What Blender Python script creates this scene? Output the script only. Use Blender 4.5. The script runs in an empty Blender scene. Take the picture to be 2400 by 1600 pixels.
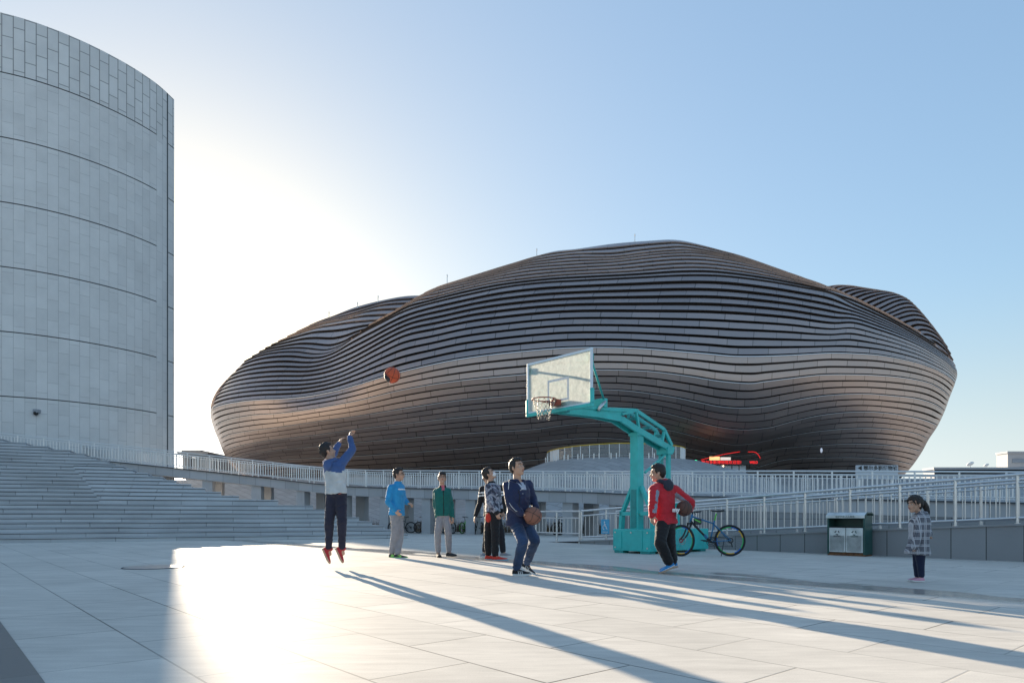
import bpy, bmesh, math, random
import numpy as np
from mathutils import Vector, Matrix, noise as mnoise
random.seed(7)
C = bpy.context.scene.collection
R = math.radians

# ------------------------------------------------------------------ camera, sky, sun, exposure
EYE = 0.775
FPX = 1600.0           # focal length in photo pixels (24 mm shift lens, 2400 px wide)
HOR = 1210.0           # horizon row of the photograph
cam = bpy.data.cameras.new("camera"); cam_o = bpy.data.objects.new("camera", cam); C.objects.link(cam_o)
cam_o.location = (0, 0, EYE); cam_o.rotation_euler = (R(90), 0, 0)
cam.sensor_width = 36; cam.lens = 24; cam.shift_y = 410 / 2400; cam.clip_end = 6000; cam.clip_start = 0.05
bpy.context.scene.camera = cam_o
SUN = Vector(((401.5 - 1200) / FPX, 1, 352 / FPX)).normalized()
SUN_EL = math.asin(SUN.z); SUN_AZ = math.atan2(SUN.x, SUN.y)
w = bpy.data.worlds.new("World"); bpy.context.scene.world = w; w.use_nodes = True
wt = w.node_tree; sky = wt.nodes.new("ShaderNodeTexSky"); sky.sky_type = 'NISHITA'
sky.sun_disc = False; sky.sun_elevation = SUN_EL; sky.sun_rotation = SUN_AZ
sky.altitude = 1300; sky.air_density = 1.0; sky.dust_density = 2.2; sky.ozone_density = 1.6
# the photograph is exposed for the shade and still holds the sky: compress the sky's luminance range softly
bw = wt.nodes.new("ShaderNodeRGBToBW"); pw = wt.nodes.new("ShaderNodeMath"); pw.operation = 'POWER'; pw.inputs[1].default_value = -0.50
sc_ = wt.nodes.new("ShaderNodeVectorMath"); sc_.operation = 'SCALE'
wt.links.new(sky.outputs[0], bw.inputs[0]); wt.links.new(bw.outputs[0], pw.inputs[0])
tn = wt.nodes.new("ShaderNodeVectorMath"); tn.operation = 'MULTIPLY'; tn.inputs[1].default_value = (.985, .965, .875)
wt.links.new(sky.outputs[0], sc_.inputs[0]); wt.links.new(pw.outputs[0], sc_.inputs["Scale"]); wt.links.new(sc_.outputs[0], tn.inputs[0])
# pale winter haze along the horizon
tcw = wt.nodes.new("ShaderNodeTexCoord"); spw = wt.nodes.new("ShaderNodeSeparateXYZ"); wt.links.new(tcw.outputs["Generated"], spw.inputs[0])
hz = wt.nodes.new("ShaderNodeMapRange"); hz.interpolation_type = 'SMOOTHSTEP'; hz.inputs[1].default_value = 0; hz.inputs[2].default_value = .30; hz.inputs[3].default_value = .85; hz.inputs[4].default_value = 0
wt.links.new(spw.outputs[2], hz.inputs[0]); bw2 = wt.nodes.new("ShaderNodeRGBToBW"); wt.links.new(tn.outputs[0], bw2.inputs[0])
hv = wt.nodes.new("ShaderNodeVectorMath"); hv.operation = 'SCALE'; hv.inputs[0].default_value = (.92, 1.01, 1.07); wt.links.new(bw2.outputs[0], hv.inputs["Scale"])
mxw = wt.nodes.new("ShaderNodeMix"); mxw.data_type = 'RGBA'; wt.links.new(hz.outputs[0], mxw.inputs[0]); wt.links.new(tn.outputs[0], mxw.inputs[6]); wt.links.new(hv.outputs[0], mxw.inputs[7])
wt.links.new(mxw.outputs[2], wt.nodes["Background"].inputs[0])
wt.nodes["Background"].inputs[1].default_value = 0.125
sl = bpy.data.lights.new("sun", 'SUN'); sl.energy = 4.9; sl.angle = R(0.55); sl.color = (1, .84, .64)
so = bpy.data.objects.new("sun", sl); C.objects.link(so)
so.rotation_euler = SUN.to_track_quat('Z', 'Y').to_euler(); so.location = SUN * 60
vs = bpy.context.scene.view_settings
vs.view_transform = 'Standard'; vs.look = 'None'; vs.gamma = 1; vs.use_curve_mapping = False
vs.exposure = 1.76
cy = bpy.context.scene.cycles
cy.max_bounces = 6; cy.transparent_max_bounces = 12; cy.caustics_reflective = False; cy.caustics_refractive = False
cy.sample_clamp_indirect = 8; cy.use_denoising = True

# ------------------------------------------------------------------ helpers
def W(px, py, d):
    """point seen at photo pixel (px, py) when it stands d metres away"""
    return Vector(((px - 1200) / FPX * d, d, EYE + (HOR - py) / FPX * d))
def G(px, py):
    d = FPX * EYE / (py - HOR); return Vector(((px - 1200) / FPX * d, d, 0))

def tag(o, label=None, cat=None, group=None, kind=None):
    if label: o["label"] = label
    if cat: o["category"] = cat
    if group: o["group"] = group
    if kind: o["kind"] = kind
    return o
def empty(name, loc=(0, 0, 0), rz=0):
    o = bpy.data.objects.new(name, None); C.objects.link(o); o.location = loc; o.rotation_euler.z = rz
    o.empty_display_size = .2
    return o
def thing(name, label, cat, loc=(0, 0, 0), rz=0, group=None):
    return tag(empty(name, loc, rz), label, cat, group)
def copy_tree(o, parent=None):
    c = o.copy(); C.objects.link(c); c.parent = parent
    for ch in list(o.children): copy_tree(ch, c)
    return c

class MB:
    def __init__(s): s.v = []; s.f = []; s.m = []; s.uv = None
    def add(s, vs, fs, mi=0):
        b = len(s.v); s.v += [tuple(v) for v in vs]; s.f += [tuple(i + b for i in f) for f in fs]; s.m += [mi] * len(fs)
    def box(s, a, b, mi=0, M=None):
        x0, y0, z0 = a; x1, y1, z1 = b
        vs = [Vector(p) for p in ((x0,y0,z0),(x1,y0,z0),(x1,y1,z0),(x0,y1,z0),(x0,y0,z1),(x1,y0,z1),(x1,y1,z1),(x0,y1,z1))]
        if M: vs = [M @ v for v in vs]
        s.add(vs, [(0,3,2,1),(4,5,6,7),(0,1,5,4),(1,2,6,5),(2,3,7,6),(3,0,4,7)], mi)
    def beam(s, p, q, wd, ht, mi=0, up=(0, 0, 1), wd2=None, ht2=None):
        p = Vector(p); q = Vector(q); a = (q - p).normalized(); u = Vector(up)
        r = a.cross(u)
        if r.length < 1e-4: r = a.cross(Vector((1, 0, 0)))
        r.normalize(); u = r.cross(a).normalized(); wd2 = wd2 or wd; ht2 = ht2 or ht
        vs = []
        for c, ww, hh in ((p, wd, ht), (q, wd2, ht2)):
            for sx, sz in ((-1,-1),(1,-1),(1,1),(-1,1)): vs.append(c + r * (sx * ww / 2) + u * (sz * hh / 2))
        s.add(vs, [(3,2,1,0),(4,5,6,7),(0,1,5,4),(1,2,6,5),(2,3,7,6),(3,0,4,7)], mi)
    def tube(s, pts, rad, n=8, mi=0, closed=False, cap=True, flat=None, upv=None):
        """tube along pts; rad number or list of r or (rx, ry)"""
        pts = [Vector(p) for p in pts]; k = len(pts)
        rads = rad if isinstance(rad, (list, tuple)) else [rad] * k
        T = []
        for i in range(k):
            a = pts[(i - 1) % k] if (closed or i > 0) else pts[i]
            b = pts[(i + 1) % k] if (closed or i < k - 1) else pts[i]
            t = (b - a); T.append(t.normalized() if t.length > 1e-9 else Vector((0, 0, 1)))
        u = Vector(upv) if upv is not None else (Vector((0, 0, 1)) if abs(T[0].z) < .9 else Vector((0, 1, 0)))
        vs = []
        for i in range(k):
            if upv is not None: u = Vector(upv)
            r = T[i].cross(u)
            if r.length < 1e-5: r = T[i].cross(Vector((1, .1, 0)))
            r.normalize(); uu = r.cross(T[i]).normalized(); u = uu
            rr = rads[i]; rx, ry = rr if isinstance(rr, (list, tuple)) else (rr, rr)
            for j in range(n):
                t = 2 * math.pi * j / n; vs.append(pts[i] + r * (math.cos(t) * rx) + uu * (math.sin(t) * ry))
        fs = []
        for i in range(k if closed else k - 1):
            i2 = (i + 1) % k
            for j in range(n):
                j2 = (j + 1) % n; fs.append((i*n+j, i*n+j2, i2*n+j2, i2*n+j))
        if cap and not closed:
            fs.append(tuple(range(n))[::-1]); fs.append(tuple((k-1)*n + j for j in range(n)))
        s.add(vs, fs, mi)
    def capsule(s, p, q, r1, r2, n=12, mi=0, sq=1.0, side=None):
        """round cone from p to q, optionally flattened by sq along its 'up'"""
        p = Vector(p); q = Vector(q); a = q - p; L = a.length
        if L < 1e-6: a = Vector((0, 0, 1)); L = 1e-6
        a = a / L
        pts = []; rr = []
        for t in (-90, -60, -30): pts.append(p + a * (r1 * math.sin(R(t)))); rr.append(max(r1 * math.cos(R(t)), .0005))
        m = 4
        for i in range(m + 1): pts.append(p + a * (L * i / m)); rr.append(r1 + (r2 - r1) * i / m)
        for t in (30, 60, 90): pts.append(q + a * (r2 * math.sin(R(t)))); rr.append(max(r2 * math.cos(R(t)), .0005))
        s.tube(pts, [(x, x * sq) for x in rr], n, mi, upv=side)
    def ell(s, c, rx, ry, rz, M=None, n=16, m=10, mi=0):
        c = Vector(c); vs = []; fs = []
        for i in range(m + 1):
            ph = math.pi * i / m
            for j in range(n):
                t = 2 * math.pi * j / n
                v = Vector((rx * math.sin(ph) * math.cos(t), ry * math.sin(ph) * math.sin(t), rz * math.cos(ph)))
                vs.append(c + (M @ v if M else v))
        for i in range(m):
            for j in range(n):
                j2 = (j + 1) % n; fs.append((i*n+j, (i+1)*n+j, (i+1)*n+j2, i*n+j2))
        s.add(vs, fs, mi)
    def torus(s, c, Rr, r, axis=(0, 0, 1), n=48, m=8, mi=0, a0=0, a1=2*math.pi):
        ax = Vector(axis).normalized(); e = ax.orthogonal().normalized(); g = ax.cross(e)
        full = abs(a1 - a0 - 2*math.pi) < 1e-6
        k = n if full else n + 1
        pts = [Vector(c) + e * (Rr * math.cos(a0 + (a1-a0) * i / n)) + g * (Rr * math.sin(a0 + (a1-a0) * i / n)) for i in range(k)]
        s.tube(pts, r, m, mi, closed=full, upv=ax)
    def prism(s, poly, z0, z1, mi=0):
        n = len(poly)
        s.add([(x, y, z0) for x, y in poly] + [(x, y, z1) for x, y in poly],
              [tuple(range(n))[::-1], tuple(range(n, 2*n))] + [(i, (i+1) % n, n + (i+1) % n, n + i) for i in range(n)], mi)
    def build(s, name, mat, parent=None, smooth=False, bevel=0, auto=None):
        me = bpy.data.meshes.new(name); me.from_pydata(s.v, [], s.f)
        mats = mat if isinstance(mat, (list, tuple)) else [mat]
        for m in mats: me.materials.append(m)
        me.polygons.foreach_set("material_index", s.m)
        bm = bmesh.new(); bm.from_mesh(me); bmesh.ops.recalc_face_normals(bm, faces=bm.faces)
        if bevel:
            bmesh.ops.remove_doubles(bm, verts=bm.verts, dist=1e-5)
            bmesh.ops.bevel(bm, geom=[e for e in bm.edges if e.is_manifold and e.calc_face_angle(0) > .5], offset=bevel, segments=2, affect='EDGES', profile=.5)
        bm.to_mesh(me); bm.free()
        if smooth: me.polygons.foreach_set("use_smooth", [True] * len(me.polygons))
        if auto: me.set_sharp_from_angle(angle=R(auto)) if not smooth else me.set_sharp_from_angle(angle=R(auto))
        me.update()
        o = bpy.data.objects.new(name, me); C.objects.link(o)
        if parent is not None: o.parent = parent
        return o

# ------------------------------------------------------------------ materials
def nodes(mat):
    t = mat.node_tree; return t, t.nodes, t.links, t.nodes["Principled BSDF"]
def mat(name, col, rough=.6, metal=0, spec=.5, bump=0, bscale=60, var=0, vscale=3, emit=None, estr=1, alpha=None, detail=4, stretch=None, rvar=0):
    m = bpy.data.materials.new(name); m.use_nodes = True; t, n, l, b = nodes(m)
    b.inputs["Base Color"].default_value = (*col, 1); b.inputs["Roughness"].default_value = rough
    b.inputs["Metallic"].default_value = metal; b.inputs["Specular IOR Level"].default_value = spec
    if emit: b.inputs["Emission Color"].default_value = (*emit, 1); b.inputs["Emission Strength"].default_value = estr
    if var or bump or rvar:
        tc = n.new("ShaderNodeTexCoord"); src = tc.outputs["Object"]
        if stretch:
            mp = n.new("ShaderNodeMapping"); mp.inputs["Scale"].default_value = stretch; l.new(src, mp.inputs[0]); src = mp.outputs[0]
    if var:
        nz = n.new("ShaderNodeTexNoise"); nz.inputs["Scale"].default_value = vscale; nz.inputs["Detail"].default_value = detail
        l.new(src, nz.inputs["Vector"])
        mr = n.new("ShaderNodeMapRange"); mr.inputs[1].default_value = .3; mr.inputs[2].default_value = .7
        mr.inputs[3].default_value = 1 - var; mr.inputs[4].default_value = 1 + var
        l.new(nz.outputs[0], mr.inputs[0])
        vm = n.new("ShaderNodeVectorMath"); vm.operation = 'SCALE'; vm.inputs[0].default_value = col
        l.new(mr.outputs[0], vm.inputs["Scale"]); l.new(vm.outputs[0], b.inputs["Base Color"])
        if rvar:
            m2 = n.new("ShaderNodeMapRange"); m2.inputs[1].default_value = .3; m2.inputs[2].default_value = .7
            m2.inputs[3].default_value = rough - rvar; m2.inputs[4].default_value = rough + rvar
            l.new(nz.outputs[0], m2.inputs[0]); l.new(m2.outputs[0], b.inputs["Roughness"])
    if bump:
        nb = n.new("ShaderNodeTexNoise"); nb.inputs["Scale"].default_value = bscale; nb.inputs["Detail"].default_value = 3
        l.new(src, nb.inputs["Vector"])
        bp = n.new("ShaderNodeBump"); bp.inputs["Strength"].default_value = bump; bp.inputs["Distance"].default_value = .01
        l.new(nb.outputs[0], bp.inputs["Height"]); l.new(bp.outputs[0], b.inputs["Normal"])
    return m

def math_node(n, l, op, a, b=None, c=None):
    m = n.new("ShaderNodeMath"); m.operation = op
    for i, x in enumerate((a, b, c)):
        if x is None: continue
        if isinstance(x, (int, float)): m.inputs[i].default_value = x
        else: l.new(x, m.inputs[i])
    return m.outputs[0]

AX = Vector((.653, -.757, 0)).normalized(); NX = Vector((.757, .653, 0)).normalized()   # paving directions
def TN(t, n, z=0): return AX * t + NX * n + Vector((0, 0, z))

def tile_material(name, base, tw, th, joint, rough=.42, varc=.10, jdark=.35, ax=AX, nx=NX, off=(0, 0), wet=False, spec=.5, speck=.12, uv=False, jointvar=True, bump=.25, joffset=.5, rvar=.07, grime=.34, streak=0):
    m = bpy.data.materials.new(name); m.use_nodes = True; t, n, l, b = nodes(m)
    tc = n.new("ShaderNodeTexCoord")
    if uv: vec = tc.outputs["UV"]
    else:
        d1 = n.new("ShaderNodeVectorMath"); d1.operation = 'DOT_PRODUCT'; d1.inputs[1].default_value = tuple(ax); l.new(tc.outputs["Object"], d1.inputs[0])
        d2 = n.new("ShaderNodeVectorMath"); d2.operation = 'DOT_PRODUCT'; d2.inputs[1].default_value = tuple(nx); l.new(tc.outputs["Object"], d2.inputs[0])
        cx = n.new("ShaderNodeCombineXYZ")
        l.new(math_node(n, l, 'ADD', d1.outputs["Value"], off[0]), cx.inputs[0]); l.new(math_node(n, l, 'ADD', d2.outputs["Value"], off[1]), cx.inputs[1])
        vec = cx.outputs[0]
    br = n.new("ShaderNodeTexBrick"); br.offset = joffset; br.inputs["Scale"].default_value = 1
    br.inputs["Brick Width"].default_value = tw; br.inputs["Row Height"].default_value = th
    br.inputs["Mortar Size"].default_value = joint; br.inputs["Mortar Smooth"].default_value = .3; br.inputs["Bias"].default_value = 0
    br.inputs["Color1"].default_value = (1 - varc,) * 3 + (1,); br.inputs["Color2"].default_value = (1 + varc,) * 3 + (1,)
    br.inputs["Mortar"].default_value = (1, 1, 1, 1); l.new(vec, br.inputs["Vector"])
    n1 = n.new("ShaderNodeTexNoise"); n1.inputs["Scale"].default_value = .7; n1.inputs["Detail"].default_value = 6; n1.inputs["Roughness"].default_value = .65
    l.new(tc.outputs["Object"], n1.inputs["Vector"])
    n2 = n.new("ShaderNodeTexNoise"); n2.inputs["Scale"].default_value = 120; n2.inputs["Detail"].default_value = 2; l.new(tc.outputs["Object"], n2.inputs["Vector"])
    # brushed stains along the slabs
    f1 = math_node(n, l, 'MULTIPLY_ADD', n1.outputs[0], grime, 1 - grime / 2)
    f2 = math_node(n, l, 'MULTIPLY_ADD', n2.outputs[0], speck * 2, 1 - speck)
    sep = n.new("ShaderNodeSeparateColor"); l.new(br.outputs["Color"], sep.inputs[0])
    f = math_node(n, l, 'MULTIPLY', f1, f2); f = math_node(n, l, 'MULTIPLY', f, sep.outputs[0])
    if streak:
        n5 = n.new("ShaderNodeTexNoise"); n5.inputs["Scale"].default_value = 1; n5.inputs["Detail"].default_value = 7; n5.inputs["Roughness"].default_value = .7
        mp5 = n.new("ShaderNodeMapping"); mp5.inputs["Scale"].default_value = (1.6, 9, 1); mp5.inputs["Rotation"].default_value = (0, 0, R(-8)); l.new(tc.outputs["Object"], mp5.inputs[0]); l.new(mp5.outputs[0], n5.inputs["Vector"])
        f = math_node(n, l, 'MULTIPLY', f, math_node(n, l, 'MULTIPLY_ADD', n5.outputs[0], streak * 2, 1 - streak))
    jf = br.outputs["Fac"]
    if jointvar:
        n3 = n.new("ShaderNodeTexNoise"); n3.inputs["Scale"].default_value = .45; n3.inputs["Detail"].default_value = 1; l.new(tc.outputs["Object"], n3.inputs["Vector"])
        mr = n.new("ShaderNodeMapRange"); mr.inputs[1].default_value = .35; mr.inputs[2].default_value = .62; mr.inputs[3].default_value = .35; mr.inputs[4].default_value = 1
        l.new(n3.outputs[0], mr.inputs[0]); jf = math_node(n, l, 'MULTIPLY', jf, mr.outputs[0])
    jm = math_node(n, l, 'MULTIPLY_ADD', jf, jdark - 1, 1); f = math_node(n, l, 'MULTIPLY', f, jm)
    rg = math_node(n, l, 'MULTIPLY_ADD', n1.outputs[0], rvar * 2, rough - rvar)
    if wet:
        # damp run-off strip along the drain
        w1 = n.new("ShaderNodeMapRange"); w1.interpolation_type = 'SMOOTHSTEP'
        w1.inputs[1].default_value = 7.46; w1.inputs[2].default_value = 7.50; l.new(d2.outputs["Value"], w1.inputs[0])
        w2 = n.new("ShaderNodeMapRange"); w2.interpolation_type = 'SMOOTHSTEP'
        w2.inputs[1].default_value = 9.0; w2.inputs[2].default_value = 7.6; l.new(d2.outputs["Value"], w2.inputs[0])
        nw = n.new("ShaderNodeTexNoise"); nw.inputs["Scale"].default_value = 1.1; nw.inputs["Detail"].default_value = 5
        cz = n.new("ShaderNodeCombineXYZ"); l.new(math_node(n, l, 'MULTIPLY', d1.outputs["Value"], .55), cz.inputs[0]); l.new(math_node(n, l, 'MULTIPLY', d2.outputs["Value"], 1.8), cz.inputs[1])
        l.new(cz.outputs[0], nw.inputs["Vector"])
        s = math_node(n, l, 'MULTIPLY_ADD', w2.outputs[0], .35, -.18); s = math_node(n, l, 'ADD', s, nw.outputs[0])
        w3 = n.new("ShaderNodeMapRange"); w3.inputs[1].default_value = .52; w3.inputs[2].default_value = .60; l.new(s, w3.inputs[0])
        wf = math_node(n, l, 'MULTIPLY', w1.outputs[0], w3.outputs[0]); wf = math_node(n, l, 'MULTIPLY', wf, w2.outputs[0])
        wf = math_node(n, l, 'MINIMUM', math_node(n, l, 'MULTIPLY', wf, 1.6), 1)
        f = math_node(n, l, 'MULTIPLY', f, math_node(n, l, 'MULTIPLY_ADD', wf, -.42, 1))
        inv = math_node(n, l, 'SUBTRACT', 1, wf)
        rg = math_node(n, l, 'ADD', math_node(n, l, 'MULTIPLY', rg, inv), math_node(n, l, 'MULTIPLY', wf, .05))
    vm = n.new("ShaderNodeVectorMath"); vm.operation = 'SCALE'; vm.inputs[0].default_value = base; l.new(f, vm.inputs["Scale"])
    l.new(vm.outputs[0], b.inputs["Base Color"]); l.new(rg, b.inputs["Roughness"]); b.inputs["Specular IOR Level"].default_value = spec
    hh = math_node(n, l, 'MULTIPLY_ADD', jf, -1.0, math_node(n, l, 'MULTIPLY', n2.outputs[0], .25))
    bp = n.new("ShaderNodeBump"); bp.inputs["Strength"].default_value = bump; bp.inputs["Distance"].default_value = .004
    l.new(hh, bp.inputs["Height"]); l.new(bp.outputs[0], b.inputs["Normal"])
    return m

M = {}
M['paving'] = tile_material('granite_paving', (.60, .565, .51), 1.2, .6, .007, rough=.68, wet=True, grime=.46, streak=.30, spec=.014, varc=.045, off=(.5, .2), jdark=.32, bump=.4, joffset=.5)
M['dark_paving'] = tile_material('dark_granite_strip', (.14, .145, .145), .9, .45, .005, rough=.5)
M['stair_stone'] = tile_material('stair_granite', (.50, .51, .52), 1.3, 10, .008, rough=.55, jdark=.45, varc=.12)
M['fascia_stone'] = tile_material('fascia_granite', (.40, .40, .41), 1.0, .55, .012, rough=.55, jdark=.5, uv=True, joffset=0, jointvar=False)
M['wall_stone'] = tile_material('ramp_wall_granite', (.235, .24, .25), .95, .9, .010, rough=.5, jdark=.25, uv=True, joffset=0, jointvar=False, varc=.06)
M['tower_stone'] = tile_material('tower_cladding', (.64, .635, .62), 1.30, .575, .012, rough=.6, jdark=.62, uv=True, jointvar=False, varc=.045)
M['tower_stone_top'] = tile_material('tower_cladding_open_joints', (.64, .635, .62), 1.30, .575, .03, rough=.6, jdark=.42, uv=True, jointvar=False, varc=.05)
M['groove'] = mat('dark_joint_and_shade', (.07, .075, .08), .9)
M['mound_stone'] = tile_material('mound_granite', (.36, .355, .35), 1.4, .7, .03, rough=.6, jdark=.55, jointvar=False)
M['steel'] = mat('brushed_steel', (.66, .66, .66), .3, .85, var=.08, vscale=6)
M['steel_far'] = mat('satin_steel', (.78, .77, .75), .4, .35)
M['dark_metal'] = mat('dark_metal', (.03, .03, .035), .4, .6)

# ------------------------------------------------------------------ ground
def ss(a, b, x):
    t = min(1, max(0, (x - a) / (b - a))); return t * t * (3 - 2 * t)
def gz(x, y): return -.20 * ss(23, 33, math.hypot(x * .6, y))
xs = [-3000, -600, -200, -100] + list(range(-60, 64, 3)) + [100, 200, 600, 3000]
ys = [-300, -60, -10, 0] + list(range(2, 60, 2)) + [70, 90, 140, 300, 900, 4000]
g = MB(); nx_ = len(xs)
g.add([(x, y, gz(x, y)) for y in ys for x in xs], [(j*nx_+i, j*nx_+i+1, (j+1)*nx_+i+1, (j+1)*nx_+i) for j in range(len(ys)-1) for i in range(nx_-1)])
tag(g.build('plaza_ground', M['paving'], smooth=True), kind='structure')
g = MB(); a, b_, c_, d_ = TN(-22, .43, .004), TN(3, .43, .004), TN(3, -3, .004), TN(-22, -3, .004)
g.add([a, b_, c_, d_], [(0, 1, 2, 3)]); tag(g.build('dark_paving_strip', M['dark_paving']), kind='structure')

# ------------------------------------------------------------------ museum: bronze blob building
CR = {'A': (480, 650, 3.408), 'B': (950, 540, 3.408), 'C': (1350, 540, 3.408), 'D': (1700, 640, 3.337), 'E': (1250, 900, 3.92), 'S': (0, 0, 1)}
def P2(s):
    out = []; cur = 'S'
    for tok in s.split():
        if tok in CR: cur = tok; continue
        x, y = map(float, tok.split(',')); x0, y0, k = CR[cur]; out.append((x0 + x / k, y0 + y / k))
    return out
LOW = {   # facade seams from the belly upward: seam number -> course through the photograph
 -21: P2("S 600,1140 680,1136 900,1128 1250,1118 1400,1105 1550,1112 1740,1128 1860,1112 2000,1103 2060,1106 2118,1114"),
 -18: P2("S 575,1118 640,1112 760,1106 1080,1089 1250,1077 1400,1064 1550,1070 1650,1088 1740,1100 1836,1077 1910,1072 1970,1071 2030,1072 2090,1078 2140,1089"),
 -15: P2("S 553,1100 590,1088 656,1077 800,1070 1080,1050.5 1250,1035 1375,1025 1430,1026 1500,1033 1580,1043 1660,1058 1740,1066 1817,1051 1880,1044.6 1940,1041 2000,1039 2060,1041.5 2120,1048 2161,1058"),
 -12: P2("A 190,1470 300,1425 450,1395 600,1375 900,1345 1500,1290 2045,1245 E 0,412 200,385 450,358 620,350 770,352 1090,392 1300,430 1500,480 1650,520 1800,545 1950,545 2100,520 D 500,1265 750,1230 1000,1212 1200,1213 1400,1235 1500,1258 1590,1300"),
 -9: P2("A 150,1400 200,1370 300,1340 450,1310 600,1290 900,1255 1200,1212 1600,1165 2045,1115 B 960,1450 E 600,210 800,213 1000,228 1200,260 1400,310 1600,365 1800,402 1950,412 2100,400 D 350,1200 500,1160 700,1115 900,1090 1050,1083 1200,1088 1400,1115 1550,1150 1660,1195"),
 -6: P2("A 110,1300 180,1262 300,1235 600,1195 900,1150 1200,1110 1600,1045 2045,980 B 975,1310 E 590,50 800,55 1000,75 1300,120 1500,160 1700,200 1900,215 D 300,1040 500,1000 700,965 900,948 1100,945 1300,960 1500,985 1640,1030 1715,1080"),
 -3: P2("A 70,1200 120,1165 200,1135 400,1100 600,1087 900,1045 1200,990 1600,895 2045,825 B 970,1150 1200,1130 C 150,1115 560,1125 900,1165 1150,1205 1400,1222 D 300,850 500,825 750,798 950,795 1150,800 1400,822 1600,865 1700,920 1755,970"),
 0: P2("A 44,1080 80,1048 150,1020 300,993 450,980 600,975 800,958 1000,922 1200,868 1400,805 1602,750 2045,655 B 1100,955 C 0,940 420,942 1000,985 1250,1008 D 200,655 400,650 600,640 820,628 1000,632 1200,645 1400,680 1550,720 1700,785 1765,830 1795,866"),
 5: P2("A 97,905 140,875 200,848 300,822 450,803 600,795 800,793 950,770 1100,722 1250,650 1400,570 1602,475 B 250,795 500,740 800,700 1100,670 C 0,655 600,655 1000,660 1200,668 1400,680 1700,705 2045,748 D 1000,395 1200,450 1350,500 1500,560 1620,625 1720,690 1790,752 1814,776"),
 10: P2("A 300,685 370,650 480,617 600,600 720,597 880,613 980,603 1080,560 1200,480 1400,375 1602,275 B 200,590 500,520 800,460 1100,425 C 0,410 500,385 800,370 1000,367 1200,375 1500,410 1800,460 2045,512 D 1000,250 1150,315 1300,385 1420,450 1550,525 1650,590 1730,650 1780,690"),
}
UP = {
 10: P2("A 1150,515 1200,480 1400,375 1602,275 B 200,590 500,520 800,460 1100,425 C 0,410 500,385 800,370 1000,367 1200,375 1500,410 1800,460 2045,512 D 1000,250 1150,315 1300,385 1420,450 1550,525 1650,590 1730,650 1780,690"),
 12: P2("A 1290,398 1420,335 1602,235 1700,190 B 200,545 450,480 700,425 1000,385 1250,362 C 100,350 400,335 800,305 1000,302 1200,318 1500,362 1800,425 1950,462 D 900,160 1050,228 1200,300 1330,365 1450,430 1560,490"),
 15: P2("A 1500,281 1650,205 B 100,540 330,450 600,388 850,330 1000,303 C 0,275 300,258 600,225 800,210 1000,212 1200,238 1400,278 1600,335 1850,410 D 760,102 900,150 1050,222 1150,275"),
 18: P2("A 1725,147 1800,110 B 300,447 500,385 700,325 850,285 1000,245 1200,212 C 0,195 300,190 500,165 700,145 850,138 1000,158 1200,198 1400,245 1560,296 1700,345 1900,422 D 780,104 "),
 20: P2("A 1900,60 B 450,395 600,347 900,252 1050,203 1200,165 C 0,148 300,106 600,82 750,74 850,82 1000,115 1200,170 1400,238 1550,293 1680,338 1800,385"),
}
HUMP_L = {
 10: P2("A 300,685 370,650 480,617 600,600 720,597 880,613 980,603 1080,560 1200,480 1400,375"),
 12: P2("A 420,605 500,580 600,560 750,537 850,537 1000,548 1100,522 1200,470 1300,430 1420,400"),
 15: P2("A 570,522 650,492 750,455 900,408 1000,392 1200,365 1380,350 1500,345"),
 18: P2("A 780,415 870,375 1000,338 1200,288 1400,232 1600,215 1700,215"),
 20: P2("A 860,370 1000,316 1200,238 1400,186 1600,150 1730,145 1800,150"),
}
HUMP_R = {
 0: P2("D 1560,545 1640,580 1700,620 1755,670 1800,745"),
 3: P2("D 1490,470 1540,450 1610,465 1670,505 1745,600"),
 6: P2("D 1340,370 1400,350 1480,335 1560,355 1640,448"),
 10: P2("D 1180,300 1250,265 1340,225 1420,215 1500,272"),
 14: P2("D 1000,210 1100,170 1200,150 1300,152 1400,188"),
 18: P2("D 840,150 870,120 960,102 1100,122 1240,146"),
 20: P2("D 760,120 790,104 850,98 960,102 1060,116"),
}
def resample(pts, n):
    """Catmull-Rom through the course, resampled at n+1 equal steps of arc length"""
    p = np.array(pts); q = [p[0]*2 - p[1]] + list(p) + [p[-1]*2 - p[-2]]; out = []
    for i in range(1, len(q) - 2):
        for t in np.linspace(0, 1, 8, endpoint=False):
            d10 = max(np.linalg.norm(q[i]-q[i-1]), 1e-3) ** .5; d21 = max(np.linalg.norm(q[i+1]-q[i]), 1e-3) ** .5; d32 = max(np.linalg.norm(q[i+2]-q[i+1]), 1e-3) ** .5
            m1 = d21 * ((q[i]-q[i-1]) / d10 - (q[i+1]-q[i-1]) / (d10+d21) + (q[i+1]-q[i]) / d21)
            m2 = d21 * ((q[i+1]-q[i]) / d21 - (q[i+2]-q[i]) / (d21+d32) + (q[i+2]-q[i+1]) / d32)
            h = t*t; c = h*t
            out.append((2*c-3*h+1)*q[i] + (c-2*h+t)*m1 + (-2*c+3*h)*q[i+1] + (c-h)*m2)
    out.append(p[-1]); out = np.array(out)
    s = np.r_[0, np.cumsum(np.linalg.norm(np.diff(out, axis=0), axis=1))]
    u = np.linspace(0, 1, n + 1)
    u = .5 - .5 * np.cos(math.pi * u) if False else u
    T = u * s[-1]
    return np.stack([np.interp(T, s, out[:, 0]), np.interp(T, s, out[:, 1])], 1)
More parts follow.
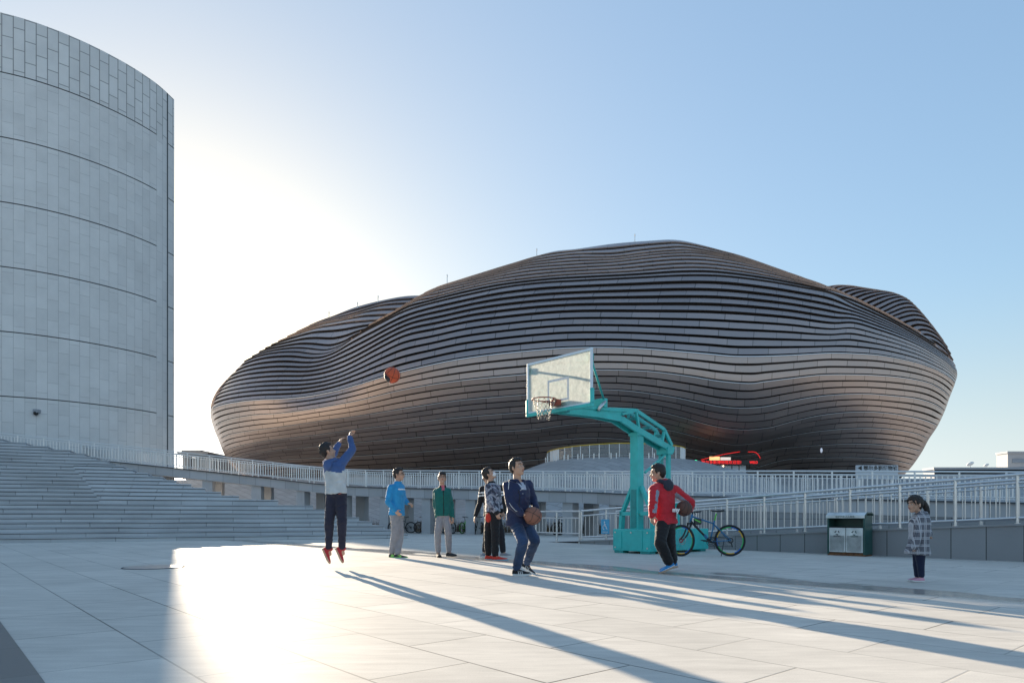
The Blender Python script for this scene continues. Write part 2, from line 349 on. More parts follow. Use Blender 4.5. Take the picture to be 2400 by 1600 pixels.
def smooth_interp(ks, vals, k):
    ks = list(ks); i = max(0, min(len(ks) - 2, sum(1 for q in ks if q <= k) - 1)); t = (k - ks[i]) / (ks[i+1] - ks[i])
    def m(j):
        if j <= 0: return (vals[1] - vals[0]) / (ks[1] - ks[0])
        if j >= len(ks) - 1: return (vals[-1] - vals[-2]) / (ks[-1] - ks[-2])
        return ((vals[j+1] - vals[j]) / (ks[j+1] - ks[j]) + (vals[j] - vals[j-1]) / (ks[j] - ks[j-1])) / 2
    L = ks[i+1] - ks[i]; h = t*t; c = h*t
    return (2*c-3*h+1)*vals[i] + (c-2*h+t)*L*m(i) + (-2*c+3*h)*vals[i+1] + (c-h)*L*m(i+1)
BK = ([-21, -18, -15, -12, -9, -6, -3, 0, 5, 10, 12, 15, 18, 20], [9.5, 12, 14.3, 16.4, 18.2, 19.6, 20.6, 21, 20, 16.4, 14.3, 10.8, 6.8, 3.5])
EL = ([-21, -9, 0, 10, 12, 15, 18, 20], [600, 522, 492, 560, 640, 760, 930, 1100])
ER = ([-21, -9, 0, 5, 10, 12, 15, 18, 20], [2118, 2198, 2240, 2246, 2235, 2190, 2080, 1960, 1880])
def depth_main(px, k):
    b = float(np.interp(k, *BK)); l = float(np.interp(k, *EL)); r = float(np.interp(k, *ER))
    t = np.clip((px - (l + r) / 2) / ((r - l) / 2), -1, 1)
    y = 90 - b * (1 - np.abs(t) ** 2.3) ** .5
    y = y + 6.5 * np.exp(-((px - 1745) / 190) ** 2) * ss(-2, -16, k)        # entrance hollow
    y = y + 4.5 * np.exp(-((px - 735) / 110) ** 2) * ss(-6, 8, k)           # valley on the left flank
    return y
def depth_hl(px, k):
    base = depth_main(px, 10); tt = ss(10, 20, k)
    return base + tt * (13 - 4 * np.exp(-((px - 800) / 160) ** 2)) + ss(10, 13, k) * 2 * np.clip((px - 820) / 60, 0, 1)
def depth_hr(px, k): return 93 + .45 * k + 6 * ((px - 2080) / 150) ** 2 * 0 + 5 * np.clip((2060 - px) / 200, 0, 1) + 2.0 * np.clip((2245 - px) / 100, 0, 1) * 0
def surface(lines, depth, k0, k1, sub, ncol):
    """grid of world points: rows = fine k steps, cols along the facade"""
    ks = sorted(lines); rs = [resample(lines[k], ncol) for k in ks]
    rows = []; kk = []
    n = int(round((k1 - k0) * sub))
    for i in range(n + 1):
        k = k0 + i / sub; p = smooth_interp(ks, rs, k); d = depth(p[:, 0], k)
        rows.append(np.stack([(p[:, 0] - 1200) / FPX * d, d, EYE + (HOR - p[:, 1]) / FPX * d], 1)); kk.append(k)
    return np.array(rows), kk
def tuck(G0, left=True, right=True, n=4):
    """carry every course on over the crest instead of stopping at the skyline"""
    o = G0
    if left:
        d = G0[:, :1] - G0[:, 3:4]; d /= np.linalg.norm(d, axis=2, keepdims=True)
        o = np.concatenate([G0[:, :1] + d * (.35 * j) + np.array([0, 1.1 * j, -.10 * j * j]) for j in range(n, 0, -1)] + [o], axis=1)
    if right:
        d = G0[:, -1:] - G0[:, -4:-3]; d /= np.linalg.norm(d, axis=2, keepdims=True)
        o = np.concatenate([o] + [G0[:, -1:] + d * (.35 * j) + np.array([0, 1.1 * j, -.10 * j * j]) for j in range(1, n + 1)], axis=1)
    return o
def plain(mb, uvs, G0, kk):
    b = len(mb.v); r, c = G0.shape[:2]; mb.v += [tuple(p) for p in G0.reshape(-1, 3)]
    for i in range(r - 1):
        for j in range(c - 1):
            q = b + i * c + j; mb.f.append((q, q+1, q+c+1, q+c)); mb.m.append(0); uvs += [(j, kk[i]+60), (j+1, kk[i]+60), (j+1, kk[i+1]+60), (j, kk[i+1]+60)]
def normals(g):
    du = np.gradient(g, axis=1); dv = np.gradient(g, axis=0); n = np.cross(du, dv)
    n /= np.maximum(np.linalg.norm(n, axis=2, keepdims=True), 1e-9)
    c = g - np.array([5, 92, 14]); s = np.sign((n * c).sum(2, keepdims=True)); s[s == 0] = 1
    s = np.sign(np.median(s)); return n * s
def ribs(mb, uvs, G0, kk, sub, light=lambda k: False, gap=.26, el=2, er=1, lipk=12):
    """turn the smooth grid into lapped bronze courses with a dark recess under each"""
    Nn = normals(G0); nrow, ncol = G0.shape[:2]
    arc = np.cumsum(np.r_[0, np.linalg.norm(np.diff(G0[nrow // 2], axis=0), axis=1)])
    for b0 in range(0, nrow - 1, sub):
        k = kk[b0]; step = np.linalg.norm(G0[b0 + sub] - G0[b0], axis=1, keepdims=True)
        sc = np.clip(step / 1.3, .12, 1.0); sc[:el] = 0; sc[ncol - er:] = 0
        narrow = np.clip(step[:, 0] / .75, .35, 1.0)          # courses that run together over the crest have slimmer gaps
        def at(f, off):
            ff = f * narrow if f <= gap else gap * narrow + (f - gap) / (1 - gap) * (1 - gap * narrow)
            x = b0 + ff * sub; i = np.minimum(x.astype(int), nrow - 2); t = (x - i)[:, None]; c_ = np.arange(ncol)
            return G0[i, c_] * (1-t) + G0[i+1, c_] * t + (Nn[i, c_] * (1-t) + Nn[i+1, c_] * t) * off * sc
        prof = [(0, -.02, 0)]
        if light(k): prof += [(.0, .14, 2), (.085, .14, 2)]
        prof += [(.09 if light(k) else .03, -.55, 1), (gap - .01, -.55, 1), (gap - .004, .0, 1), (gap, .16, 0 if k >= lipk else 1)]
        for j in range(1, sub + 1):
            f = gap + (1 - gap) * j / sub; prof.append((f, .16 - .16 * j / sub, 0))
        rows = [at(f, o) for f, o, m in prof]
        base = len(mb.v)
        for r in rows: mb.v += [tuple(v) for v in r]
        for j in range(len(prof) - 1):
            mi = prof[j + 1][2]; f0 = prof[j][0]; f1 = prof[j + 1][0]
            for c in range(ncol - 1):
                q = base + j * ncol + c
                mb.f.append((q, q + 1, q + ncol + 1, q + ncol)); mb.m.append(mi if el <= c < ncol - 1 - er else 0)
                kb = k + 60
                uvs += [(arc[c], kb + f0), (arc[c+1], kb + f0), (arc[c+1], kb + f1), (arc[c], kb + f1)]
def museum_material():
    m = bpy.data.materials.new('bronze_panels'); m.use_nodes = True; t, n, l, b = nodes(m)
    tc = n.new("ShaderNodeTexCoord")
    sp = n.new("ShaderNodeSeparateXYZ"); l.new(tc.outputs["UV"], sp.inputs[0])
    # every course has its own joint spacing and offset
    row = math_node(n, l, 'FLOOR', sp.outputs[1]); wn = n.new("ShaderNodeTexWhiteNoise"); wn.noise_dimensions = '1D'; l.new(row, wn.inputs["W"])
    sh = math_node(n, l, 'MULTIPLY', wn.outputs[0], 37.0); u = math_node(n, l, 'ADD', sp.outputs[0], sh)
    nz = n.new("ShaderNodeTexNoise"); nz.noise_dimensions = '2D'; nz.inputs["Scale"].default_value = .22; nz.inputs["Detail"].default_value = 0
    cx = n.new("ShaderNodeCombineXYZ"); l.new(u, cx.inputs[0]); l.new(math_node(n, l, 'MULTIPLY', row, 7.3), cx.inputs[1]); l.new(cx.outputs[0], nz.inputs["Vector"])
    u2 = math_node(n, l, 'MULTIPLY_ADD', nz.outputs[0], 2.2, u); u3 = math_node(n, l, 'DIVIDE', u2, 3.3)
    fr = math_node(n, l, 'FRACT', u3); cell = math_node(n, l, 'FLOOR', u3)
    jt = math_node(n, l, 'LESS_THAN', fr, .020)
    w2 = n.new("ShaderNodeTexWhiteNoise"); w2.noise_dimensions = '2D'; c2 = n.new("ShaderNodeCombineXYZ"); l.new(cell, c2.inputs[0]); l.new(row, c2.inputs[1]); l.new(c2.outputs[0], w2.inputs["Vector"])
    v = math_node(n, l, 'MULTIPLY_ADD', w2.outputs[0], .20, .90)
    v = math_node(n, l, 'MULTIPLY', v, math_node(n, l, 'MULTIPLY_ADD', jt, -.6, 1))
    vm = n.new("ShaderNodeVectorMath"); vm.operation = 'SCALE'; vm.inputs[0].default_value = (.44, .35, .315); l.new(v, vm.inputs["Scale"])
    l.new(vm.outputs[0], b.inputs["Base Color"]); b.inputs["Metallic"].default_value = .9; b.inputs["Coat Weight"].default_value = .35; b.inputs["Coat Roughness"].default_value = .3
    n2 = n.new("ShaderNodeTexNoise"); n2.inputs["Scale"].default_value = .12; n2.inputs["Detail"].default_value = 3; l.new(tc.outputs["Object"], n2.inputs["Vector"])
    rg = math_node(n, l, 'MULTIPLY_ADD', n2.outputs[0], .12, .38); rg = math_node(n, l, 'MULTIPLY_ADD', w2.outputs[0], .08, rg)
    l.new(rg, b.inputs["Roughness"])
    # slight warp of each sheet, so reflections break up from panel to panel
    n3 = n.new("ShaderNodeTexNoise"); n3.inputs["Scale"].default_value = .6; n3.inputs["Detail"].default_value = 2; l.new(tc.outputs["Object"], n3.inputs["Vector"])
    bp = n.new("ShaderNodeBump"); bp.inputs["Strength"].default_value = .35; bp.inputs["Distance"].default_value = .12
    l.new(math_node(n, l, 'MULTIPLY_ADD', w2.outputs[1] if False else w2.outputs[0], .12, n3.outputs[0]), bp.inputs["Height"]); l.new(bp.outputs[0], b.inputs["Normal"])
    return m
M['bronze'] = museum_material()
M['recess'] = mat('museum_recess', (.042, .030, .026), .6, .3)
M['edge_light'] = mat('museum_edge_trim', (.85, .86, .88), .4, .2)
def close_back(g, bulge):
    """rear half of the shell, joined end to end with the front rows"""
    L = g[:, 0]; Rr = g[:, -1]; n = 44; out = []
    for i in range(len(g)):
        a = L[i]; b = Rr[i]; row = []
        for j in range(n + 1):
            t = math.pi * j / n; s = (1 - math.cos(t)) / 2
            p = b * (1 - s) + a * s; p = p + np.array([0, bulge[i] * math.sin(t), 0])
            f = g[i][int(round((1 - s) * (g.shape[1] - 1)))]
            p[2] = (p[2] * (1 - math.sin(t) * .8) + min(f[2], 40) * math.sin(t) * .8) * (1 - .10 * math.sin(t)) - .8 * math.sin(t)
            row.append(p)
        out.append(row)
    return np.array(out)
museum = thing('museum', 'huge dark bronze blob shaped museum wrapped in wavy horizontal metal bands', 'museum', (0, 88, 0))
def museum_part(name, mb, mats, uvs=None):
    mb.v = [(x, y - 88, z) for x, y, z in mb.v]
    me = bpy.data.meshes.new(name); me.from_pydata(mb.v, [], mb.f)
    for m_ in mats: me.materials.append(m_)
    me.polygons.foreach_set("material_index", mb.m); me.polygons.foreach_set("use_smooth", [True] * len(mb.f))
    if uvs is not None:
        uvl = me.uv_layers.new(name="UVMap"); uvl.data.foreach_set("uv", np.array(uvs, dtype=np.float32).ravel())
    me.set_sharp_from_angle(angle=R(38)); me.update()
    o = bpy.data.objects.new(name, me); C.objects.link(o); o.parent = museum; return o
SUB = 3
low, lk = surface(LOW, depth_main, -21, 10, SUB, 300)
up, uk = surface(UP, depth_main, 10, 20, SUB, 240)
hl, hk = surface(HUMP_L, depth_hl, 10, 20, SUB, 120)
hr, rk = surface(HUMP_R, depth_hr, 0, 20, SUB, 60)
mb = MB(); uvs = []
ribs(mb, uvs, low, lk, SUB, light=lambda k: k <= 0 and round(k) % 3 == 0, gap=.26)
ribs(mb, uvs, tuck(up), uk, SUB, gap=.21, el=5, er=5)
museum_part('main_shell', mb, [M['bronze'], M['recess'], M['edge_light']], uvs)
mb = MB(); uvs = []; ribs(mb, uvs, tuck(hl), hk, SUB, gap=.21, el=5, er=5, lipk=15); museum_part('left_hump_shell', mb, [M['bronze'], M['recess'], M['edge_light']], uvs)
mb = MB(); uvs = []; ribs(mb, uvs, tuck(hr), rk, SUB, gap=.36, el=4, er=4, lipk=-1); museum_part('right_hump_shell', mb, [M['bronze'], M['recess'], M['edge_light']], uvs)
mb = MB(); uvs = []
plain(mb, uvs, close_back(low, np.interp(lk, *BK) * 1.2), lk)
bku = close_back(up, np.interp(uk, *BK) * 1.2); plain(mb, uvs, bku, uk)
bkh = close_back(hl, np.full(len(hl), 4.0)); plain(mb, uvs, bkh, hk)
# roof membrane: joins the front and rear crests
def strip(a, b):
    base = len(mb.v); n = min(len(a), len(b)); ia = np.linspace(0, len(a)-1, 60).astype(int); ib = np.linspace(0, len(b)-1, 60).astype(int)
    mb.v += [tuple(a[i]) for i in ia] + [tuple(b[i]) for i in ib]
    for i in range(59): mb.f.append((base+i, base+i+1, base+61+i, base+60+i)); mb.m.append(0); uvs.extend([(i, 0), (i+1, 0), (i+1, 1), (i, 1)])
strip(up[-1], bku[-1][::-1]); strip(hl[-1], bkh[-1][::-1])
museum_part('rear_shell', mb, [M['bronze'], M['recess'], M['edge_light']], uvs)
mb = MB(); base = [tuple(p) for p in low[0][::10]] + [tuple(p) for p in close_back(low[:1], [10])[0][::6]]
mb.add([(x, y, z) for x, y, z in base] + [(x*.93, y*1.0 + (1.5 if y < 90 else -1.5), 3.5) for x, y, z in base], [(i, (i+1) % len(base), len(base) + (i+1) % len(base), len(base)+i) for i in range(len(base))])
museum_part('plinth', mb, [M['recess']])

# ------------------------------------------------------------------ curved stone building on the left
pts = [(-75, 52), (-62, 43.5), (-50, 39.6), (-40, 39.0), (-35, 39.7), (-31, 41.3), (-29.1, 42.4), (-27.4, 44), (-25.95, 46.05), (-25.05, 48.1), (-24.72, 49.95)]
def dens(pts, n=12):
    out = []; q = [2*np.array(pts[0]) - np.array(pts[1])] + [np.array(p) for p in pts] + [2*np.array(pts[-1]) - np.array(pts[-2])]
    for i in range(1, len(q) - 2):
        for t in np.linspace(0, 1, n, endpoint=False):
            out.append(.5 * ((2*q[i]) + (-q[i-1]+q[i+1])*t + (2*q[i-1]-5*q[i]+4*q[i+1]-q[i+2])*t*t + (-q[i-1]+3*q[i]-3*q[i+1]+q[i+2])*t**3))
    out.append(q[-2]); return out
arc = dens(pts); S = np.r_[0, np.cumsum([np.linalg.norm(arc[i+1]-arc[i]) for i in range(len(arc)-1)])]
px_of = lambda p: 1200 + p[0] / p[1] * FPX
tower = thing('stone_building', 'tall grey stone building with a curved windowless wall and sharp right corner', 'building', (-45, 55, 0))
TOP = 31.26; grooves = [27.67 - 3.92 * i for i in range(7)]
def wall_patch(i0, i1, z0, z1, mi, mb, uvs, off=0.0):
    b = len(mb.v)
    for i in range(i0, i1 + 1):
        a = arc[max(i-1, 0)]; c = arc[min(i+1, len(arc)-1)]; t = (c-a)/np.linalg.norm(c-a); nrm = np.array([t[1], -t[0]])
        p = arc[i] + nrm * off
        mb.v += [(p[0]+45, p[1]-55, z0), (p[0]+45, p[1]-55, z1)]
    for i in range(i1 - i0):
        q = b + 2*i; mb.f.append((q, q+2, q+3, q+1)); mb.m.append(mi)
        s0, s1 = S[i0+i], S[i0+i+1]; uvs += [(z0, s0), (z0, s1), (z1, s1), (z1, s0)]
mb = MB(); uvs = []
iE = len(arc) - 1; iJ = min(range(len(arc)), key=lambda i: abs(px_of(arc[i]) - 367) + (99 if i < 60 else 0)); iV = min(range(len(arc)), key=lambda i: abs(px_of(arc[i]) - 392) + (99 if i < 60 else 0))
zs = [1.0] + sorted(sum([[z - .03, z + .03] for z in grooves], [])) + [TOP]
for a in range(len(zs) - 1):
    z0, z1 = zs[a], zs[a+1]; isg = (z1 - z0) < .1; top = z0 > 27.5
    for (i0, i1, can) in ((0, iJ, True), (iJ, iV, False), (iV, iE, True)):
        if isg and can: wall_patch(i0, i1, z0, z1, 2, mb, uvs, -.12)
        else: wall_patch(i0, i1, z0, z1, 1 if top else 0, mb, uvs)
def tower_part(name, mb, mats, uvs=None):
    me = bpy.data.meshes.new(name); me.from_pydata(mb.v, [], mb.f)
    for m_ in mats: me.materials.append(m_)
    me.polygons.foreach_set("material_index", mb.m)
    if uvs is not None: me.uv_layers.new(name="UVMap").data.foreach_set("uv", np.array(uvs, dtype=np.float32).ravel())
    me.update(); o = bpy.data.objects.new(name, me); C.objects.link(o); o.parent = tower; return o
tower_part('curved_wall', mb, [M['tower_stone'], M['tower_stone_top'], M['groove']], uvs)
mb = MB()   # vertical joint by the corner
p = arc[iV]; t = arc[iV+1]-arc[iV-1]; t /= np.linalg.norm(t); nn = Vector((t[1], -t[0], 0)); tt = Vector((t[0], t[1], 0)); c = Vector((p[0]+45, p[1]-55, 0))
mb.add([c + tt*.07 + nn*.004 + Vector((0,0,1)), c - tt*.07 + nn*.004 + Vector((0,0,1)), c - tt*.07 + nn*.004 + Vector((0,0,TOP)), c + tt*.07 + nn*.004 + Vector((0,0,TOP))], [(0,1,2,3)])
tower_part('corner_joint', mb, [M['groove']])
mb = MB()
E = arc[-1]; back = [(E[0]-6, E[1]+7), (-60, 78), (-85, 70), tuple(arc[0])]
ring = [tuple(E)] + back
for i in range(len(ring)-1):
    a, b = ring[i], ring[i+1]; mb.add([(a[0]+45, a[1]-55, 0), (b[0]+45, b[1]-55, 0), (b[0]+45, b[1]-55, TOP), (a[0]+45, a[1]-55, TOP)], [(0,1,2,3)])
tower_part('rear_wall', mb, [M['tower_stone']], None)
mb = MB(); poly = [tuple(q) for q in arc[::4]] + [tuple(E)] + back[:-1]
mb.add([(x+45, y-55, TOP) for x, y in poly], [tuple(range(len(poly)))]); tower_part('roof', mb, [M['tower_stone']])

# ------------------------------------------------------------------ stairs in front of the stone building
SE = Vector((.919, .394, 0)).normalized(); SQ = Vector((-SE.y, SE.x, 0)); SB = Vector((-15, 20, 0))
M['stair_stone'] = tile_material('stair_granite', (.50, .515, .53), 1.7, .15, .012, rough=.55, jdark=.35, varc=.10, grime=.5, ax=SE, nx=Vector((0, 0, 1)), off=(3, 0.01), jointvar=True)
stairs = thing('stone_stairs', 'wide flight of grey granite steps rising to the left in shade', 'stairs', tuple(SB))
ZP = ([.15, .3, .4, .64, .95, 1.23, 1.5, 1.72, 1.92, 2.1, 2.3, 2.6, 3.0, 3.4, 3.75, 4.2], [957, 930, 912, 865, 800, 726, 560, 499, 455, 412, 370, 300, 250, 180, 60, -100])
TR = .36
def lin_(x, a, b): return float(np.interp(x, a, b))
for k in range(26):
    z = .15 * (k + 1); r = (float(np.interp(z, *ZP)) - 1200) / FPX
    s1 = (15 + SE.y * TR * k + r * (20 + SE.x * TR * k)) / (SE.x - r * SE.y)
    s0 = -26; mb = MB()
    def q(s, dpt, zz): return SE * s + SQ * dpt + Vector((0, 0, zz))
    f = TR * k; bdep = 26 * TR + 4
    xb = (lin_(z, [1.0, 1.35, 1.5, 2.2, 2.6], [260, 232, 226, 196, 172]) - 1200) / FPX          # diagonal break in the flight
    sb_ = (15 + SE.y * TR * k + xb * (20 + SE.x * TR * k)) / (SE.x - xb * SE.y)
    spans = [(s0, s1, 0)] if z < 1.3 or z > 2.75 else [(s0, sb_, 0), (sb_, s1, .06)]
    for a0, a1, lift in spans:
        zz = z + lift; gapd = .05 if lift == 0 else .012
        for (za, zb, ff, mi) in ((z - .15 - .001, zz - .055, f + .03, 0), (zz - .055, zz - .055 + .018, f + .03 + gapd, 1), (zz - .037, zz, f, 0)):  # dark middle strip paints the shadow line under each nosing
            vs_ = [q(a0, ff, za), q(a1, ff, za), q(a1, bdep, za), q(a0, bdep, za), q(a0, ff, zb), q(a1, ff, zb), q(a1, bdep, zb), q(a0, bdep, zb)]
            mb.add(vs_, [(0,1,5,4), (1,2,6,5), (2,3,7,6), (3,0,4,7)] + ([(4,5,6,7), (0,3,2,1)] if zb == zz else []), mi)
    o = mb.build('step', [M['stair_stone'], M['groove']], stairs)
# ------------------------------------------------------------------ elevated walkway
PATH = [(-260, 39, 985), (0, 40, 1015), (300, 42, 1046), (600, 43, 1079), (743, 42, 1094), (850, 41, 1101), (1100, 37.5, 1103), (1350, 34, 1104), (1450, 31.5, 1104.5), (1560, 29, 1104.5), (1850, 26, 1103.5), (2240, 23.5, 1105), (2600, 21.5, 1107)]
RH = .95
wp = [W(px, y, d) for px, d, y in PATH]
def cr3(P, n=6):
    out = []; q = [P[0]*2 - P[1]] + P + [P[-1]*2 - P[-2]]
    for i in range(1, len(q) - 2):
        for j in range(n):
            t = j / n; out.append(.5 * ((2*q[i]) + (q[i+1]-q[i-1])*t + (2*q[i-1]-5*q[i]+4*q[i+1]-q[i+2])*t*t + (3*q[i]-q[i-1]-3*q[i+1]+q[i+2])*t**3))
    out.append(P[-1]); return out
wpath = cr3(wp)
wl = [0]
for i in range(1, len(wpath)): wl.append(wl[-1] + (wpath[i]-wpath[i-1]).length)
def at_len(path, L, s):
    for i in range(1, len(path)):
        if L[i] >= s or i == len(path)-1:
            t = (s - L[i-1]) / (L[i] - L[i-1]); return path[i-1].lerp(path[i], t), (path[i]-path[i-1]).normalized()
def offset_path(path, d):
    out = []
    for i, p in enumerate(path):
        t = path[min(i+1, len(path)-1)] - path[max(i-1, 0)]; t.z = 0; t.normalize(); out.append(p + Vector((-t.y, t.x, 0)) * d)
    return out
deck = [p - Vector((0, 0, RH + .1)) for p in wpath]
deckb = offset_path(deck, 3.0)
walk = thing('elevated_walkway', 'raised stone walkway on square pillars curving in front of the museum', 'walkway', tuple(deck[0]))
O0 = deck[0]
def uvobj(name, quads, m, parent, org):
    """quads: list of (4 points, 4 uvs)"""
    me = bpy.data.meshes.new(name); vs_ = []; fs = []; uv = []
    for pts_, uvs_ in quads:
        b = len(vs_); vs_ += [tuple(Vector(p) - org) for p in pts_]; fs.append((b, b+1, b+2, b+3)); uv += uvs_
    me.from_pydata(vs_, [], fs); me.materials.append(m); me.uv_layers.new(name="UVMap").data.foreach_set("uv", np.array(uv, dtype=np.float32).ravel())
    me.update(); o = bpy.data.objects.new(name, me); C.objects.link(o); o.parent = parent; return o
FH = .52; quads = []
for i in range(len(deck) - 1):
    a, b = deck[i], deck[i+1]; z = Vector((0, 0, 1)); quads.append(((a - z*FH, b - z*FH, b, a), [(wl[i], .01), (wl[i+1], .01), (wl[i+1], .54), (wl[i], .54)]))
    a2, b2 = deckb[i], deckb[i+1]; quads.append(((a2 - z*FH, b2 - z*FH, b2, a2), [(wl[i], .01), (wl[i+1], .01), (wl[i+1], .54), (wl[i], .54)]))
    quads.append(((a, b, b2, a2), [(wl[i], .02), (wl[i+1], .02), (wl[i+1], .5), (wl[i], .5)]))
    quads.append(((a - z*FH, b - z*FH, b2 - z*FH, a2 - z*FH), [(wl[i], .02), (wl[i+1], .02), (wl[i+1], .5), (wl[i], .5)]))
uvobj('deck', quads, M['fascia_stone'], walk, O0)
mb = MB()
for i in range(len(deck) - 1): mb.beam(deck[i] - O0 + Vector((0, -.02, .02)), deck[i+1] - O0 + Vector((0, -.02, .02)), .12, .05)
mb.build('edge_coping', M['groove'], walk)
quads = []
for i in range(len(deck) - 1):
    if deck[i].x / deck[i].y * FPX + 1200 < 1452: continue
    a, b = deck[i] + Vector((0, .04, 0)), deck[i+1] + Vector((0, .04, 0)); za = Vector((a.x, a.y, -.25)); zb = Vector((b.x, b.y, -.25))
    quads.append(((za, zb, b - Vector((0,0,FH)), a - Vector((0,0,FH))), [(wl[i], 0), (wl[i+1], 0), (wl[i+1], (b.z+.2-FH)), (wl[i], (a.z+.2-FH))]))
uvobj('retaining_wall', quads, M['wall_stone'], walk, O0)
s = 0; dback = deckb; cols = []
Ltot = wl[-1]; s = 14.0
while s < Ltot:
    p, t = at_len(deck, wl, s); px = p.x / p.y * FPX + 1200
    if px > 1445: break
    if px > 300:
        for off in (.45, 2.5):
            tt = t.copy(); tt.z = 0; tt.normalize(); n_ = Vector((-tt.y, tt.x, 0)); c = p + n_ * off - O0
            mb = MB(); Mx = Matrix.Translation(c) @ Matrix(((tt.x, n_.x, 0, 0), (tt.y, n_.y, 0, 0), (0, 0, 1, 0), (0, 0, 0, 1)))
            zb = -.25 - O0.z - c.z; zt = -FH + .01
            zm = zb + (zt - zb) * .42
            mb.box((-.3, -.3, zb), (.3, .3, zm - .006), M=Mx); mb.box((-.292, -.292, zm - .006), (.292, .292, zm + .006), M=Mx); mb.box((-.3, -.3, zm + .006), (.3, .3, zt), M=Mx)
            o = mb.build('column', M['column'] if 'column' in M else M.setdefault('column', mat('column_granite', (.42, .42, .43), .55, var=.08, vscale=1.5, bump=.1)), walk)
    s += 3.0

def railing(name, label, path, lengths, height, sp, bsp, drop2, mats, s0=0, s1=None, rr=.032, br=.011, group=None, postr=.03, foot=0.0, low=.1, n=8):
    """path = line of the top rail centre; posts reach down height + foot"""
    s1 = s1 or lengths[-1]; org = at_len(path, lengths, s0)[0] - Vector((0, 0, height))
    t = thing(name, label, 'railing', tuple(org), 0, group)
    pts_ = [at_len(path, lengths, s0)[0]] + [p for p, L in zip(path, lengths) if s0 < L < s1] + [at_len(path, lengths, s1)[0]]
    def line(dz, r, nm, nn=n):
        mb = MB(); mb.tube([p - org - Vector((0, 0, dz)) for p in pts_], r, nn); o = mb.build(nm, mats, t, smooth=True, auto=50)
    line(0, rr, 'handrail'); line(drop2, rr * .75, 'upper_rail'); line(height - low, rr * .75, 'lower_rail')
    k = int(round((s1 - s0) / sp)); sp = (s1 - s0) / k
    for i in range(k + 1):
        p, _ = at_len(path, lengths, s0 + i * sp); p = p - org; mb = MB()
        mb.tube([p + Vector((0, 0, .0)), p - Vector((0, 0, height + foot))], postr, n); mb.tube([p - Vector((0, 0, height + foot - .012)), p - Vector((0, 0, height + foot))], postr * 1.7, n)
        mb.build('post', mats, t, smooth=True, auto=50)
        if i < k:
            nb = max(1, int(round(sp / bsp))); mb = MB()
            for j in range(1, nb):
                q_, _ = at_len(path, lengths, s0 + (i + j / nb) * sp); q_ = q_ - org
                mb.tube([q_ - Vector((0, 0, drop2)), q_ - Vector((0, 0, height - low))], br, 6, cap=False)
            mb.build('baluster_panel', mats, t, smooth=True)
    return t
railing('railing', 'long pale steel railing along the front edge of the raised walkway', wpath, wl, RH, 1.32, .165, .12, M['steel_far'], s0=0, rr=.035, br=.022, postr=.035, foot=.1, n=6)
wb = offset_path(wpath, 2.85); wlb = [0]
for i in range(1, len(wb)): wlb.append(wlb[-1] + (wb[i]-wb[i-1]).length)
railing('railing', 'second pale steel railing on the far edge of the raised walkway, behind the front one', wb, wlb, RH, 1.32, .165, .12, M['steel_far'], s0=0, rr=.035, br=.02, postr=.035, foot=.1, n=6)

# ------------------------------------------------------------------ near ramp with its two railings
def rz(t): return .085 + (t + 13.6) * .0548
ramp = thing('wheelchair_ramp', 'grey granite sided ramp rising to the right behind the litter bin', 'ramp', tuple(TN(-13.6, 14.3)))
RO = TN(-13.6, 14.3); quads = []; T0, T1 = -13.6, 9.0; k = 24
for i in range(k):
    a, b = T0 + (T1-T0)*i/k, T0 + (T1-T0)*(i+1)/k
    quads.append(((TN(a, 14.3, -.02), TN(b, 14.3, -.02), TN(b, 14.3, rz(b)-.035), TN(a, 14.3, rz(a)-.035)), [(a+8.08+20*.55, .02), (b+8.08+20*.55, .02), (b+8.08+20*.55, .02+rz(b)), (a+8.08+20*.55, .02+rz(a))]))
M['ramp_wall'] = tile_material('ramp_side_granite', (.25, .255, .265), .55, 3, .009, rough=.5, jdark=.2, uv=True, joffset=0, jointvar=False, varc=.05)
uvobj('side_wall', quads, M['ramp_wall'], ramp, RO)
mb = MB()
for n0, n1, zt in ((14.27, 14.48, 0), (15.8, 16.0, 0)):
    mb.add([TN(T0-.03, n0, rz(T0)-.035)-RO, TN(T1, n0, rz(T1)-.035)-RO, TN(T1, n1, rz(T1)-.035)-RO, TN(T0-.03, n1, rz(T0)-.035)-RO, TN(T0-.03, n0, rz(T0))-RO, TN(T1, n0, rz(T1))-RO, TN(T1, n1, rz(T1))-RO, TN(T0-.03, n1, rz(T0))-RO], [(0,1,5,4),(1,2,6,5),(2,3,7,6),(3,0,4,7),(4,5,6,7),(0,3,2,1)])
mb.build('coping', mat('ramp_coping', (.27, .275, .285), .45, var=.1, vscale=2), ramp)
mb = MB(); mb.add([TN(T0-1.5, 14.48, .005)-RO, TN(T0, 14.48, rz(T0)-.03)-RO, TN(T1, 14.48, rz(T1)-.03)-RO, TN(T1, 15.8, rz(T1)-.03)-RO, TN(T0, 15.8, rz(T0)-.03)-RO, TN(T0-1.5, 15.8, .005)-RO], [(0,1,4,5),(1,2,3,4)])
mb.add([TN(T0, 15.98, -.3)-RO, TN(T1, 15.98, -.3)-RO, TN(T1, 15.98, rz(T1)-.03)-RO, TN(T0, 15.98, rz(T0)-.03)-RO], [(0,1,2,3)])
mb.build('ramp_floor', M['mound_stone'], ramp)
for nn, lab in ((14.38, 'brushed steel railing along the near side of the ramp'), (15.9, 'brushed steel railing along the far side of the ramp')):
    pth = [TN(T0, nn, rz(T0) + .85)] + [TN(t, nn, rz(t) + .85) for t in np.linspace(T0+1, T1, 14)]; L = [0]
    for i in range(1, len(pth)): L.append(L[-1] + (pth[i]-pth[i-1]).length)
    railing('railing', lab, pth, L, .85, .95, .16, .14, M['steel'], rr=.03, br=.010, postr=.027, low=.1, n=10)
